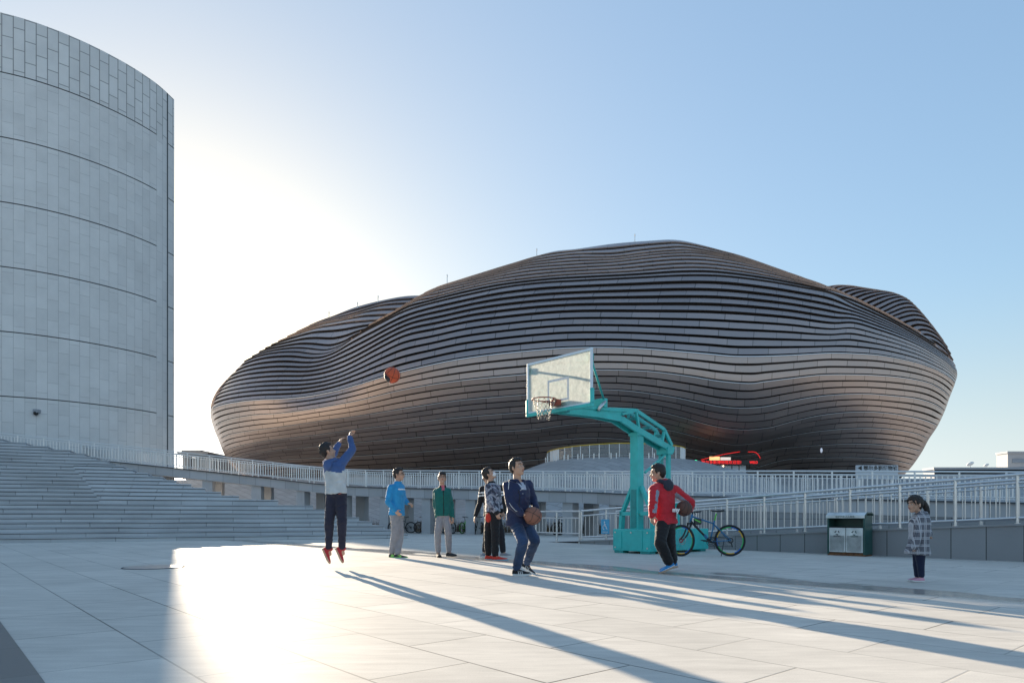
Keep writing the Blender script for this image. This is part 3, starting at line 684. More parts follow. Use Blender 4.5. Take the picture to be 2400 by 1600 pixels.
# landing railing that turns away at the foot of the ramp
p0 = TN(T0 - .1, 14.4, .93); p1 = W(1256, 1199.5, 21.6); p1.z = .93
L = [0, (p1-p0).length]
railing('railing', 'short level steel railing standing left of the blue wheelchair sign', [p0, p1], L, .93, .95, .17, .2, M['steel'], rr=.028, br=.010, postr=.027, low=.28, n=10)

# ------------------------------------------------------------------ paved mound and podium slope under the museum
def lin(x, a, b): return float(np.interp(x, a, b))
def mound_h(x, y):
    cx, cy = 9.0, 63.0; dx = x - cx; dx = dx / (1.38 if dx > 0 else 1.0); r = math.hypot(dx, (y - cy))
    dome = lin(r, [0, 5.6, 5.9, 7, 8.6, 12, 16, 20], [5.75, 5.78, 5.75, 5.35, 4.75, 3.1, 1.2, -.6])
    slope = lin(y - .10 * abs(x - 5), [46, 52, 70, 74], [-.35, .0, 4.9, 5.2]) * ss(-90, -70, x) * (1 - ss(55, 75, x)) - .3 * (1 - ss(-90, -70, x) * (1 - ss(55, 75, x)))
    return max(dome, slope)
mx = np.concatenate([np.linspace(-92, -12, 30), np.linspace(-11, 36, 80), np.linspace(38, 78, 20)]); my = np.concatenate([np.linspace(45, 72, 50), np.linspace(74, 140, 14)])
mb = MB(); mb.add([(x, y, mound_h(x, y)) for y in my for x in mx], [(j*len(mx)+i, j*len(mx)+i+1, (j+1)*len(mx)+i+1, (j+1)*len(mx)+i) for j in range(len(my)-1) for i in range(len(mx)-1)])
tag(mb.build('paved_mound', M['mound_stone'], smooth=True), kind='structure')
# curved glass balustrade on top of the mound
gb = thing('glass_balustrade', 'curved glass balustrade with a yellow top rail crowning the paved mound', 'balustrade', (9.0, 63, 5.7))
M['glass'] = mat('clear_glass', (.8, .88, .9), .03); nn_ = M['glass'].node_tree.nodes["Principled BSDF"]; nn_.inputs["Transmission Weight"].default_value = 0; nn_.inputs["Alpha"].default_value = .22; nn_.inputs["Specular IOR Level"].default_value = .8
M['yellow'] = mat('yellow_paint', (.75, .48, .02), .5); M['white'] = mat('white_paint', (.78, .78, .77), .5, var=.04)
def ring(a, z, rr=5.75): 
    x = math.cos(a) * rr; return Vector((x * (1.38 if x > 0 else 1.0) * (.86 if x > 0 else 1), math.sin(a) * rr, z))
A0, A1, NN = R(178), R(362), 22
for i in range(NN):
    a, b = A0 + (A1-A0)*i/NN, A0 + (A1-A0)*(i+1)/NN; hb = lambda a_: .02 + .0; ht = lambda a_: lin(math.degrees(a_), [178, 215, 270, 362], [.95, 1.05, 1.22, 1.22])
    mb = MB(); p, q_ = ring(a, 0), ring(b, 0); dirn = (q_ - p).normalized() * .02; off = Vector((p.x, p.y, 0)).normalized() * .012
    mb.add([p + dirn + Vector((0,0,hb(a))), q_ - dirn + Vector((0,0,hb(b))), q_ - dirn + Vector((0,0,ht(b)-.04)), p + dirn + Vector((0,0,ht(a)-.04))], [(0,1,2,3)])
    white = i in (2, 3) or i >= NN - 4  # panes coloured white to paint in pale wall reflections on the glass
    mb.build('glass_panel' if not white else 'reflection_panel', M['glass'] if not white else M['white'], gb)
    mb = MB(); mb.beam(p + Vector((0, 0, -.05)), p + Vector((0, 0, ht(a))), .05, .05); mb.build('post', M['steel_far'], gb)
mb = MB(); mb.tube([ring(A0 + (A1-A0)*i/66, lin(math.degrees(A0 + (A1-A0)*i/66), [178, 215, 270, 362], [.95, 1.05, 1.22, 1.22])) for i in range(67)], .04, 6); mb.build('top_rail', M['yellow'], gb, smooth=True)
# low steel marker studs in front of the balustrade
for i in range(9):
    a = R(200 + 13 * i)
    for e in (-.1, .1):
        p = ring(a + e * .35, 0, 6.3); o_ = MB(); p.x += 9; p.y += 63; p.z = mound_h(p.x, p.y) - .05
        o_.tube([(0, 0, 0), (0, 0, .5)], .05, 8); o = o_.build('bollard', M['steel_far']); o.location = p
        tag(o, 'small steel bollard in the row just outside the glass balustrade', 'bollard', 'bollards outside the glass balustrade')

# ------------------------------------------------------------------ signs, entrance
def text(name, s, size, loc, rot, m, parent=None, ext=.01, bold=0, sx=1):
    cu = bpy.data.curves.new(name, 'FONT'); cu.body = s; cu.size = size; cu.align_x = 'CENTER'; cu.align_y = 'CENTER'; cu.extrude = ext; cu.offset = bold
    cu.materials.append(m); o = bpy.data.objects.new(name, cu); C.objects.link(o); o.location = loc; o.rotation_euler = rot; o.scale.x = sx
    if parent is not None: o.parent = parent
    return o
M['led_red'] = mat('led_red', (.3, 0, 0), .5, emit=(1, .02, .02), estr=.42); M['black'] = mat('black_plastic', (.012, .012, .013), .45)
M['led_green'] = mat('led_green', (0, .3, .1), .5, emit=(.05, 1, .45), estr=.7); M['warm_lit'] = mat('warm_lightbox', (.6, .45, .2), .5, emit=(1, .62, .25), estr=.35)
M['white_lit'] = mat('white_lightbox', (.6, .6, .6), .5, emit=(1, .85, .7), estr=.2)
pL, pR = W(1620, 1088.5, 77), W(1778, 1078, 77); cx = (pL.x + pR.x) / 2; cz = (pL.z + pR.z) / 2; wd = pR.x - pL.x; hh = pR.z - pL.z
led = thing('led_sign', 'long black LED sign with red scrolling characters over the museum entrance', 'sign', (cx, 77, cz))
mb = MB(); mb.box((-wd/2 + .55, -.1, -hh/2), (wd/2, .12, hh/2)); mb.build('display_case', M['black'], led, bevel=.02)
def xx(px): return (px - 1200) / FPX * 77 - cx
text('characters', '鄂尔多斯博物馆欢迎您!', .43, (xx(1690), -.12, -.01), (R(90), 0, 0), M['led_red'], led, .004, .0, 1.02)
text('characters', 'WELO', .40, (xx(1765.5), -.12, -.005), (R(90), 0, 0), M['led_red'], led, .004, .006, .8)
lg = MB(); lg.torus((xx(1629.5), -.14, 0), .22, .055, (0, 1, 0), 24, 6, a0=R(110), a1=R(400)); lg.build('green_emblem', M['led_green'], led)
lg = MB(); lg.ell((xx(1629.5), -.14, .07), .11, .03, .10); lg.build('red_emblem', M['led_red'], led)
ent = thing('entrance_pavilion', 'pale glazed museum entrance glowing below the LED sign', 'entrance', (cx, 77.6, 5.1))
mb = MB(); a_ = W(1655, 1090, 77.6); b_ = W(1748, 1104, 77.6)
for i in range(6):
    x0 = xx(1652 + i * 17) ; mb = MB(); mb.box((x0, 0, -.1), (x0 + .74, .05, a_.z - 5.1)); mb.build('glass_pane', M['pale_glass'] if 'pale_glass' in M else M.setdefault('pale_glass', mat('frosted_glass', (.55, .62, .68), .3)), ent)
    mb = MB(); mb.box((x0 + .74, -.03, -.1), (x0 + .82, .08, a_.z - 5.1)); mb.build('mullion', M['dark_metal'], ent)
mb = MB(); mb.box((xx(1668), .2, W(0, 1077.2, 77).z - 5.1), (xx(1692), .3, W(0, 1068, 77).z - 5.1)); mb.build('lit_poster', M['warm_lit'], ent)
mb = MB(); mb.box((xx(1694), .2, W(0, 1077.2, 77).z - 5.1), (xx(1718), .3, W(0, 1069.5, 77).z - 5.1)); mb.build('pale_poster', M['white_lit'], ent)
mb = MB(); mb.ell((xx(1698.5), -.1, W(0, 1091, 77).z - 5.1), .06, .06, .06); mb.build('lamp', mat('warm_bulb', (1, .8, .5), .5, emit=(1, .7, .4), estr=3), ent)
for pts_ in ([(1643, 1077), (1672, 1070), (1700, 1063.5), (1734, 1058)], [(1753, 1058.5), (1765, 1058.3), (1772, 1060), (1778, 1066), (1782, 1074)]):
    mb = MB(); P_ = [W(x, y, 77.5) for x, y in pts_]; P_ = [Vector((p.x - cx, p.y - 77.6, p.z - 5.1)) for p in P_]; mb.tube(P_, .024, 6); mb.build('neon_tube', M['led_red'], ent, smooth=True)
p = W(1925, 1055, 72); lamp = thing('pendant_lamp', 'small white lantern hanging below the right belly of the museum', 'lamp', tuple(p))
mb = MB(); mb.ell((0, 0, 0), .12, .12, .26, n=10, m=8); mb.build('lamp_body', mat('white_lamp', (.8, .8, .85), .4, emit=(.8, .85, 1), estr=.08), lamp, smooth=True)
mb = MB(); mb.tube([(0, 0, .3), (0, 0, 1.1)], .02, 6); mb.build('hanger', M['dark_metal'], lamp)
pc = W(2056, 1100, 42); sg = thing('direction_sign', 'pale grey signboard with dark Chinese characters and a left arrow behind the right railings', 'sign', (pc.x, 42, 0))
mb = MB(); w2 = 49 / FPX * 42; zt = W(0, 1089.5, 42).z; zb = W(0, 1120, 42).z; mb.box((-w2, 0, zb), (w2, .12, zt)); mb.build('board', mat('sign_grey', (.50, .52, .55), .5), sg, bevel=.01)
mb = MB(); mb.box((-w2 + .2, .12, -.2), (-w2 + .32, .22, zb + .3)); mb.box((w2 - .32, .12, -.2), (w2 - .2, .22, zb + .3)); mb.build('posts', M['steel_far'], sg)
text('characters', '◀ 鄂尔多斯博物馆', .30, (0.02, -.012, W(0, 1097, 42).z), (R(90), 0, 0), M['black'], sg, .003, .004, 1.0)
p = TN(-13.0, 14.30); c = W(1391, 1233, 19.1)
ws = thing('wheelchair_sign', 'small blue wheelchair access sign hung on the ramp railing', 'sign', tuple(TN(-12.62, 14.30, .30)), math.atan2(AX.y, AX.x))
mb = MB(); mb.box((-.15, -.012, 0), (.15, .0, .40)); mb.build('panel', mat('sign_blue', (.08, .38, .60), .5), ws, bevel=.003)
mb = MB(); y_ = -.016
mb.torus((-.015, y_, .175), .062, .009, (0, 1, 0), 24, 6, a0=R(150), a1=R(430)); mb.ell((-.02, y_, .325), .021, .006, .021)
mb.tube([(-.02, y_, .295), (-.012, y_, .21), (.035, y_, .205), (.06, y_, .14), (.085, y_, .135)], .010, 6); mb.tube([(-.015, y_, .265), (.035, y_, .262)], .008, 6)
mb.build('wheelchair_symbol', M['white'], ws)
text('caption', '无障碍通道', .042, (0, -.014, .045), (R(90), 0, 0), M['white'], ws, .001)

# ------------------------------------------------------------------ lightning rods on the crest
for px, y0, y1 in ((1048, 643, 668), (1258, 582, 604), (1488, 548, 566), (886, 693, 706), (771, 731, 742), (838, 709, 720)):
    p = W(px, y1 + 2, 88); mb = MB(); top = W(px, y0, 88).z - p.z; q = p - Vector((0, 88, 0)); mb.tube([q, q + Vector((0, 0, top))], .045, 6); mb.ell(q + Vector((0, 0, top * .85)), .08, .08, .2, n=8, m=6)
    mb.build('lightning_rod', M['steel_far'], museum)

# ------------------------------------------------------------------ distance
M['far_wall'] = mat('pale_far_wall', (.30, .32, .35), .8, var=.05, vscale=.3); M['far_win'] = mat('far_window', (.16, .2, .26), .2)
def far_building(name, label, px0, px1, ytop, d, depth=4, wins=None):
    a, b = W(px0, ytop, d), W(px1, ytop, d); t = thing(name, label, 'building', (a.x, d, 0)); wdt = b.x - a.x
    mb = MB(); mb.box((0, 0, -1), (wdt, depth, a.z)); mb.box((-.3, -.3, a.z), (wdt + .3, depth, a.z + .5)); mb.build('wall', M['far_wall'], t)
    for (x0, x1, y0, y1) in wins or []:
        p, q = W(x0, y1, d), W(x1, y0, d); mb = MB(); mb.box((p.x - a.x, -.15, p.z), (q.x - a.x, .1, q.z)); mb.build('window', M['far_win'], t)
    return t
far_building('office_block', 'pale block with a window band at the far right behind the low building', 2362, 2620, 1062, 170, wins=[(2372 + 34*i, 2400 + 34*i, 1075, 1084) for i in range(7)])
t = far_building('low_building', 'long low pale building stretching along the horizon at the right', 2190, 2700, 1100, 150, wins=[])
mb = MB(); a, b, c = W(2190, 1100, 150), W(2395, 1093.5, 150), W(2700, 1092, 150); mb.add([(0, 0, a.z), (b.x-a.x, 0, b.z), (c.x-a.x, 0, c.z), (c.x-a.x, 0, a.z-1), (0, 0, a.z - 1), (0, 3, a.z), (b.x-a.x, 3, b.z), (c.x-a.x, 3, c.z)], [(0,1,2,3,4), (0,5,6,1), (1,6,7,2)]); mb.build('sloping_roof', M['far_wall'], t)
for px, nm in ((2274, 'satellite dish on the roof of the low building, the left one'), (2312, 'smaller satellite dish on the roof of the low building, the right one')):
    p = W(px, 1096, 151); t = thing('satellite_dish', nm, 'dish', tuple(p)); s_ = 1.0 if px < 2300 else .7
    mb = MB(); mb.ell((0, 0, .9*s_), .8*s_, .35*s_, .45*s_, M=Matrix.Rotation(R(35), 3, 'X') @ Matrix.Rotation(R(-30), 3, 'Y'), n=14, m=8); mb.build('bowl', M['white'], t, smooth=True)
    mb = MB(); mb.tube([(0, 0, -1), (0, 0, .6*s_)], .08, 6); mb.build('mast', M['steel_far'], t)
t = thing('canopy_pavilion', 'distant flat roofed pavilion beside the stone building, washed out by the sun', 'pavilion', tuple(W(440, 1100, 92) * 1))
o_ = W(440, 1100, 92); mb = MB()
for (x0, x1, y0, y1) in ((415, 487, 1058, 1064), (425, 470, 1054, 1058)):
    p, q = W(x0, y1, 92) - o_, W(x1, y0, 92) - o_; mb.box((p.x, 0, p.z), (q.x, 12, q.z))
mb.build('roof', M['far_wall'], t); mb = MB(); p, q = W(418, 1110, 92) - o_, W(600, 1068, 92) - o_; mb.box((p.x, 3, p.z), (q.x, 10, q.z)); mb.build('wall', M['far_wall'], t); mb = MB()
for x in (420, 478): p = W(x, 1064, 92) - o_; mb.box((p.x, 1, -7), (p.x + .8, 2, p.z))
mb.build('column', M['far_wall'], t)
# camera dome on the curved wall
p = W(84, 967, 42.05); t = thing('security_camera', 'small dark dome camera low on the curved stone wall', 'camera', tuple(p))
mb = MB(); mb.box((-.13, -.1, 0), (.13, .35, .22)); mb.build('housing', M['far_wall'], t, bevel=.02); mb = MB(); mb.ell((0, 0, -.02), .14, .14, .14, n=12, m=8); mb.build('dome', M['black'], t, smooth=True)

# ------------------------------------------------------------------ ground fittings
c = Vector(G(360, 1329)); mh = thing('manhole_cover', 'round iron manhole cover set in the shaded paving at left', 'manhole', tuple(c + Vector((0, 0, .004))))
mb = MB(); mb.tube([(0, 0, -.02), (0, 0, .006)], .40, 40); mb.build('cover', mat('cast_iron', (.34, .34, .34), .5, .5, bump=.5, bscale=25, var=.2, vscale=12), mh)
mb = MB(); mb.torus((0, 0, -.008), .425, .014, n=48, m=6); mb.build('rim', M['groove'], mh, smooth=True)
dr = thing('drain_channel', 'narrow slotted drain running diagonally across the plaza', 'drain', tuple(TN(-22, 7.46)), math.atan2(AX.y, AX.x))
mb = MB(); mb.box((0, -.018, -.03), (34, .018, .0045)); mb.build('slot', M['groove'], dr); mb = MB(); mb.box((0, .018, -.03), (34, .034, .007)); mb.box((0, -.034, -.03), (34, -.018, .007)); mb.build('steel_edge', M['steel'], dr)

# dry reeds in the planting strip behind the pillars
mb = MB(); rr = random.Random(3)
def strip_pt():
    s_ = rr.uniform(8, 42); p, tt = at_len(wpath, wl, s_); n_ = Vector((-tt.y, tt.x, 0)).normalized(); return p + n_ * rr.uniform(4.0, 5.6)
for i in range(5200):
    p = strip_pt(); h = rr.uniform(.45, 1.0); a = rr.uniform(0, 6.28); wv = .02; dx, dy = math.cos(a) * wv, math.sin(a) * wv; lx, ly = rr.uniform(-.2, .2), rr.uniform(-.2, .2)
    mb.add([(p.x - dx, p.y - dy, -.25), (p.x + dx, p.y + dy, -.25), (p.x + lx, p.y + ly, -.25 + h)], [(0, 1, 2)])
tag(mb.build('dry_reeds', mat('dry_reed', (.16, .115, .07), .9, var=.3, vscale=2)), kind='stuff')

# ------------------------------------------------------------------ basketball stand
M['teal'] = mat('teal_paint', (.04, .50, .47), .42, var=.10, vscale=5, bump=.08, bscale=12); M['teal_dark'] = mat('worn_teal_paint', (.02, .27, .26), .5, var=.15, vscale=8)
def rusty(m, col):
    t, n, l, b = nodes(m); tc = n.new("ShaderNodeTexCoord"); nz = n.new("ShaderNodeTexNoise"); nz.inputs["Scale"].default_value = 7; nz.inputs["Detail"].default_value = 9; nz.inputs["Roughness"].default_value = .75; l.new(tc.outputs["Object"], nz.inputs["Vector"])
    mr = n.new("ShaderNodeMapRange"); mr.inputs[1].default_value = .64; mr.inputs[2].default_value = .69; l.new(nz.outputs[0], mr.inputs[0]); old = b.inputs["Base Color"].links[0].from_socket
    mx = n.new("ShaderNodeMix"); mx.data_type = 'RGBA'; l.new(mr.outputs[0], mx.inputs[0]); l.new(old, mx.inputs[6]); mx.inputs[7].default_value = (*col, 1); l.new(mx.outputs[2], b.inputs["Base Color"])
rusty(M['teal'], (.10, .16, .13)); rusty(M['teal_dark'], (.12, .08, .05))
M['orange_rim'] = mat('rust_red_rim', (.28, .06, .035), .55, var=.25, vscale=20); M['frame_white'] = mat('aluminium_frame', (.66, .74, .80), .4, .2)
M['chain'] = mat('galvanised_chain', (.42, .38, .32), .4, .7)
BC = Vector((.905, 13.32, 0))
def HS(s, lat, z=0): return Vector((NX.x * s + AX.x * lat, NX.y * s + AX.y * lat, z))      # stand axes: s away behind the board, lat along the board
hoop = thing('basketball_stand', 'teal steel basketball stand with glass backboard and chain net', 'basketball stand', tuple(BC))
HM = Matrix(((NX.x, AX.x, 0, 0), (NX.y, AX.y, 0, 0), (0, 0, 1, 0), (0, 0, 0, 1)))           # local (s, lat, z)
def hb(name, a, b, m, parent=None, bevel=.006):
    mb = MB(); mb.box(a, b, M=HM); return mb.build(name, m, parent or hoop, bevel=bevel)
base = hb('base_box', (1.9, -.25, .05), (4.0, .75, .51), M['teal'], bevel=.012)
for s_, l_ in ((1.97, -.1), (1.97, .6), (3.8, -.1), (3.8, .6)): hb('base_foot', (s_ - .06, l_ - .12, 0), (s_ + .14, l_ + .12, .052), M['teal_dark'])
mb = MB(); mb.box((1.885, -.1, .10), (1.9, .0, .45), M=HM); mb.box((1.885, .52, .10), (1.9, .55, .48), M=HM); mb.build('base_rib', M['teal'], hoop)
CL = .15
mb = MB(); mb.box((2.11, CL - .105, .5), (2.32, CL + .105, 2.56), M=HM); mb.build('front_mast', M['teal'], hoop, bevel=.012)
mb = MB(); mb.box((2.095, CL - .07, .54), (2.115, CL + .07, 1.35), M=HM); mb.build('mast_plate', M['teal_dark'], hoop, bevel=.004); mb = MB(); mb.box((2.09, CL - .13, 2.5), (2.34, CL + .13, 2.58), M=HM); mb.build('mast_cap', M['teal'], hoop, bevel=.004)
for sgn in (-1, 1):
    mb = MB(); mb.beam(HS(2.22, CL + sgn * .12, 1.42), HS(2.22, CL + sgn * .40, .86), .10, .06); mb.build('brace', M['teal'], hoop)
    mb = MB(); mb.beam(HS(2.22, CL + sgn * .40, .90), HS(2.22, CL + sgn * .43, .5), .12, .07); mb.box((2.16, min(CL, CL + sgn*.44), .80), (2.28, max(CL, CL + sgn*.44), .88), M=HM); mb.build('brace_leg', M['teal'], hoop)
    mb = MB(); mb.box((3.14, CL + sgn*.10 - .035, .5), (3.24, CL + sgn*.10 + .035, 2.22), M=HM); mb.build('rear_mast', M['teal'], hoop, bevel=.005)
    mb = MB(); mb.box((2.5, CL + sgn*.27 - .05, .51), (2.62, CL + sgn*.27 + .05, .72), M=HM); mb.ell(HS(2.56, CL + sgn * .27, .72), .055, .055, .055); mb.build('lug', M['teal_dark'], hoop)
mb = MB(); mb.box((3.1, CL - .16, 2.16), (3.28, CL + .16, 2.32), M=HM); mb.build('rear_cap', M['teal'], hoop, bevel=.006)
mb = MB(); mb.tube([HS(3.19, CL - .13, 2.11), HS(3.19, CL + .13, 2.11)], .05, 12); mb.build('pivot', M['steel'], hoop, smooth=True, auto=40)
mb = MB(); mb.beam(HS(2.36, CL + .1, 1.72), HS(3.12, CL + .08, 2.16), .045, .045); mb.build('diagonal_strut', M['teal'], hoop)
mb = MB(); mb.tube([HS(3.5, .3, .5), HS(3.5, .3, 1.0)], .03, 10); mb.box((3.36, .2, .98), (3.64, .4, 1.08), M=HM); mb.build('jack_post', M['teal'], hoop)
# arm: two side plates joined by a web, kinked down to the rear mast
armT = [(.06, 2.95), (1.25, 2.97), (2.05, 3.02), (3.02, 2.70), (3.30, 2.36)]; armB = [(.06, 2.84), (1.0, 2.84), (1.62, 2.80), (2.12, 2.61), (3.36, 2.26)]
for sgn in (-1, 1):
    mb = MB()
    def lat(s): return CL * min(1, s / 2) + sgn * (.06 + .05 * min(1, s / 1.6))
    T = [HS(s, lat(s), z) for s, z in armT]; B = [HS(s, lat(s), z) for s, z in armB]
    for P in (T, B):
        for i in range(len(P) - 1):
            if P is T and i >= 1: mb.beam(P[i], P[i+1], .05, .075)
            elif P is B: mb.beam(P[i], P[i+1], .055, .13 if i > 1 else .11)
    mb.beam(T[0], T[1], .05, .06)
    mb.add([T[0], T[1], HS(1.62, lat(1.62), 2.97), B[2], B[1], B[0]], [(0,1,2,3,4,5)])
    mb.beam(HS(2.05, lat(2.05), 3.0), HS(2.15, lat(2.1), 2.64), .05, .05); mb.beam(HS(3.03, lat(3), 2.68), HS(2.95, lat(3), 2.42), .05, .05)
    mb.beam(T[2], HS(1.62, lat(1.62), 2.90), .05, .05)
    mb.build('arm_side', M['teal'], hoop)
mb = MB()
for i in range(len(armB) - 1):
    (s0, z0), (s1, z1) = armB[i], armB[i+1]
    for kk_ in range(3):
        a = s0 + (s1 - s0) * kk_ / 3; b = s0 + (s1 - s0) * (kk_ + 1) / 3; za = z0 + (z1 - z0) * kk_ / 3; zb = z0 + (z1 - z0) * (kk_ + 1) / 3
        w_ = lambda s: .05 + .05 * min(1, s / 1.6); c_ = lambda s: CL * min(1, s / 2)
        mb.add([HS(a, c_(a) - w_(a), za), HS(b, c_(b) - w_(b), zb), HS(b, c_(b) + w_(b), zb), HS(a, c_(a) + w_(a), za)], [(0,1,2,3)])
for s_ in (2.05, 2.55, 3.0): mb.beam(HS(s_, CL - .1, 2.7 + (2.55 - s_) * .3), HS(s_, CL + .1, 2.7 + (2.55 - s_) * .3), .06, .06)
mb.build('arm_web', M['teal_dark'], hoop)
# board
M['board_glass'] = mat('dirty_acrylic', (.66, .66, .65), .30); pb = M['board_glass'].node_tree.nodes["Principled BSDF"]
_t, _n, _l, _b = nodes(M['board_glass']); tc = _n.new("ShaderNodeTexCoord"); nz = _n.new("ShaderNodeTexNoise"); nz.inputs["Scale"].default_value = 9; nz.inputs["Detail"].default_value = 8; nz.inputs["Roughness"].default_value = .7
_l.new(tc.outputs["Object"], nz.inputs["Vector"]); mr = _n.new("ShaderNodeMapRange"); mr.inputs[1].default_value = .35; mr.inputs[2].default_value = .65; mr.inputs[3].default_value = .40; mr.inputs[4].default_value = .68
_l.new(nz.outputs[0], mr.inputs[0]); _l.new(mr.outputs[0], _b.inputs["Alpha"])
# sun shining through the dusty sheet from behind
tl = _n.new("ShaderNodeBsdfTranslucent"); tl.inputs[0].default_value = (.85, .84, .80, 1); tp = _n.new("ShaderNodeBsdfTransparent"); tp.inputs[0].default_value = (.9, .95, .92, 1)
mx1 = _n.new("ShaderNodeMixShader"); mx1.inputs[0].default_value = .75; out_ = _n["Material Output"]
_b.inputs["Alpha"].default_value = 1
for lk_ in list(_b.inputs["Alpha"].links): _l.remove(lk_)
_l.new(_b.outputs[0], mx1.inputs[1]); _l.new(tl.outputs[0], mx1.inputs[2]); mx2 = _n.new("ShaderNodeMixShader")
_l.new(mr.outputs[0], mx2.inputs[0]); _l.new(tp.outputs[0], mx2.inputs[1]); _l.new(mx1.outputs[0], mx2.inputs[2]); _l.new(mx2.outputs[0], out_.inputs[0])
Z0, Z1, HWd = 2.86, 3.90, .895
board = hb('backboard', (-.006, -HWd + .02, Z0 + .02), (.006, HWd - .02, Z1 - .02), M['board_glass'], bevel=0)
mb = MB()
for a, b in (((-.02, -HWd, Z1 - .045), (.02, HWd, Z1)), ((-.02, -HWd, Z0), (.02, -HWd + .045, Z1 - .046)), ((-.02, HWd - .045, Z0), (.02, HWd, Z1 - .046)), ((-.02, -HWd + .046, Z0), (.02, HWd - .046, Z0 + .045))): mb.box(a, b, M=HM)
mb.build('board_frame', M['frame_white'], board, bevel=.003)
mb = MB()
for a, b in (((-.010, -.295, 3.42), (-.008, .295, 3.465)), ((-.010, -.295, 3.02), (-.008, -.25, 3.419)), ((-.010, .25, 3.02), (-.008, .295, 3.419)), ((-.010, -.249, 3.02), (-.008, .249, 3.06))): mb.box(a, b, M=HM)
mb.build('target_square', M['white'], board)
mb = MB(); mb.box((-.035, -HWd - .02, Z0 - .05), (.035, HWd + .02, Z0 + .02), M=HM); mb.box((-.035, -HWd - .022, Z0 + .021), (.035, -HWd + .04, Z0 + .30), M=HM); mb.box((-.035, HWd - .04, Z0 + .021), (.035, HWd + .022, Z0 + .30), M=HM)
mb.build('edge_padding', M['teal'], board, bevel=.012)
mb = MB(); mb.box((.03, -.2, 2.80), (.12, .2, 3.02), M=HM); mb.build('mount_plate', M['teal_dark'], hoop, bevel=.004)
mb = MB(); mb.box((-.16, -.11, 2.925), (-.03, .11, 3.04), M=HM); mb.build('rim_bracket', M['orange_rim'], hoop, bevel=.006)
RC = HS(-.385, 0, 3.02); rim = MB(); rim.torus(RC, .228, .011, n=40, m=8); rim_o = rim.build('rim', M['orange_rim'], hoop, smooth=True)
mb = MB(); mb.beam(HS(-.16, -.08, 2.99), HS(-.30, -.16, 3.01), .02, .03); mb.beam(HS(-.16, .08, 2.99), HS(-.30, .16, 3.01), .02, .03)
for i in range(12): a = 2*math.pi*i/12; mb.torus(RC + Vector((math.cos(a)*.228, math.sin(a)*.228, -.018)), .010, .003, (math.sin(a), -math.cos(a), 0), 10, 4)
mb.build('rim_hook', M['orange_rim'], rim_o, smooth=True)
mb = MB(); rr = random.Random(5)
nodesN = []
for lv in range(5):
    rad = [.226, .185, .150, .125, .115][lv]; z = [-.02, -.11, -.20, -.29, -.38][lv]
    nodesN.append([RC + Vector((math.cos(2*math.pi*(i + .5*(lv % 2))/12)*rad + rr.uniform(-.008,.008), math.sin(2*math.pi*(i + .5*(lv % 2))/12)*rad, z + rr.uniform(-.012,.012))) for i in range(12)])
def chain(p, q):
    L = (q - p).length; n = max(2, int(L / .022)); d = (q - p) / n; ax = d.normalized()
    for i in range(n):
        c = p + d * (i + .5); side = ax.orthogonal().normalized() if i % 2 else ax.cross(ax.orthogonal()).normalized(); up_ = ax.cross(side)
        pts_ = [c + ax * (math.cos(t) * .014) + side * (math.sin(t) * .006) for t in np.linspace(0, 2*math.pi, 8, endpoint=False)]
        mb.tube(pts_, .0026, 4, closed=True, upv=up_)
for lv in range(4):
    for i in range(12):
        p = nodesN[lv][i]; j = (i, (i - 1) % 12) if lv % 2 == 0 else (i, (i + 1) % 12)
        for jj in j:
            if lv == 3 and (i % 3 == 0): continue
            chain(p, nodesN[lv+1][jj])
mb.build('chain_net', M['chain'], rim_o)
# struts from the board's upper corners to the arm
for sgn in (-1, 1):
    mb = MB(); mb.tube([HS(.03, sgn * .84, 3.74), HS(.28, sgn * .66, 3.64), HS(1.12, CL * .6 + sgn * .10, 3.14)], .022, 8); mb.build('stay', M['teal'] if sgn > 0 else M['teal_dark'], hoop, smooth=True)
    mb = MB(); mb.box((.02, min(sgn*.80, sgn*.88), 3.68), (.06, max(sgn*.80, sgn*.88), 3.80), M=HM); mb.build('stay_clamp', M['teal_dark'], hoop)
mb = MB(); mb.box((1.06, CL*.6 - .14, 3.0), (1.18, CL*.6 + .14, 3.18), M=HM); mb.build('stay_bracket', M['teal'], hoop, bevel=.004)
mb = MB(); mb.tube([HS(1.12, CL*.6 + .12, 3.12), HS(.92, CL*.6 + .12, 2.92)], .035, 8); mb.build('spring_housing', M['steel'], hoop, smooth=True)

# ------------------------------------------------------------------ basketballs
def ball_mat(name, c1, c2=None, seam=(.02, .015, .012)):
    m = mat(name, c1, .62, bump=.5, bscale=260, var=.12, vscale=9); m["seam"] = 1
    if c2:
        t, n, l, b = nodes(m); tc = n.new("ShaderNodeTexCoord"); sp = n.new("ShaderNodeSeparateXYZ"); l.new(tc.outputs["Object"], sp.inputs[0])
        f = math_node(n, l, 'GREATER_THAN', math_node(n, l, 'MULTIPLY', sp.outputs[0], sp.outputs[2]), .0009)
        f = math_node(n, l, 'MULTIPLY', f, math_node(n, l, 'LESS_THAN', sp.outputs[0], 0.0))
        mx = n.new("ShaderNodeMix"); mx.data_type = 'RGBA'; l.new(f, mx.inputs[0]); mx.inputs[6].default_value = (*c1, 1); mx.inputs[7].default_value = (*c2, 1)
        l.new(mx.outputs[2], b.inputs["Base Color"])
    return m
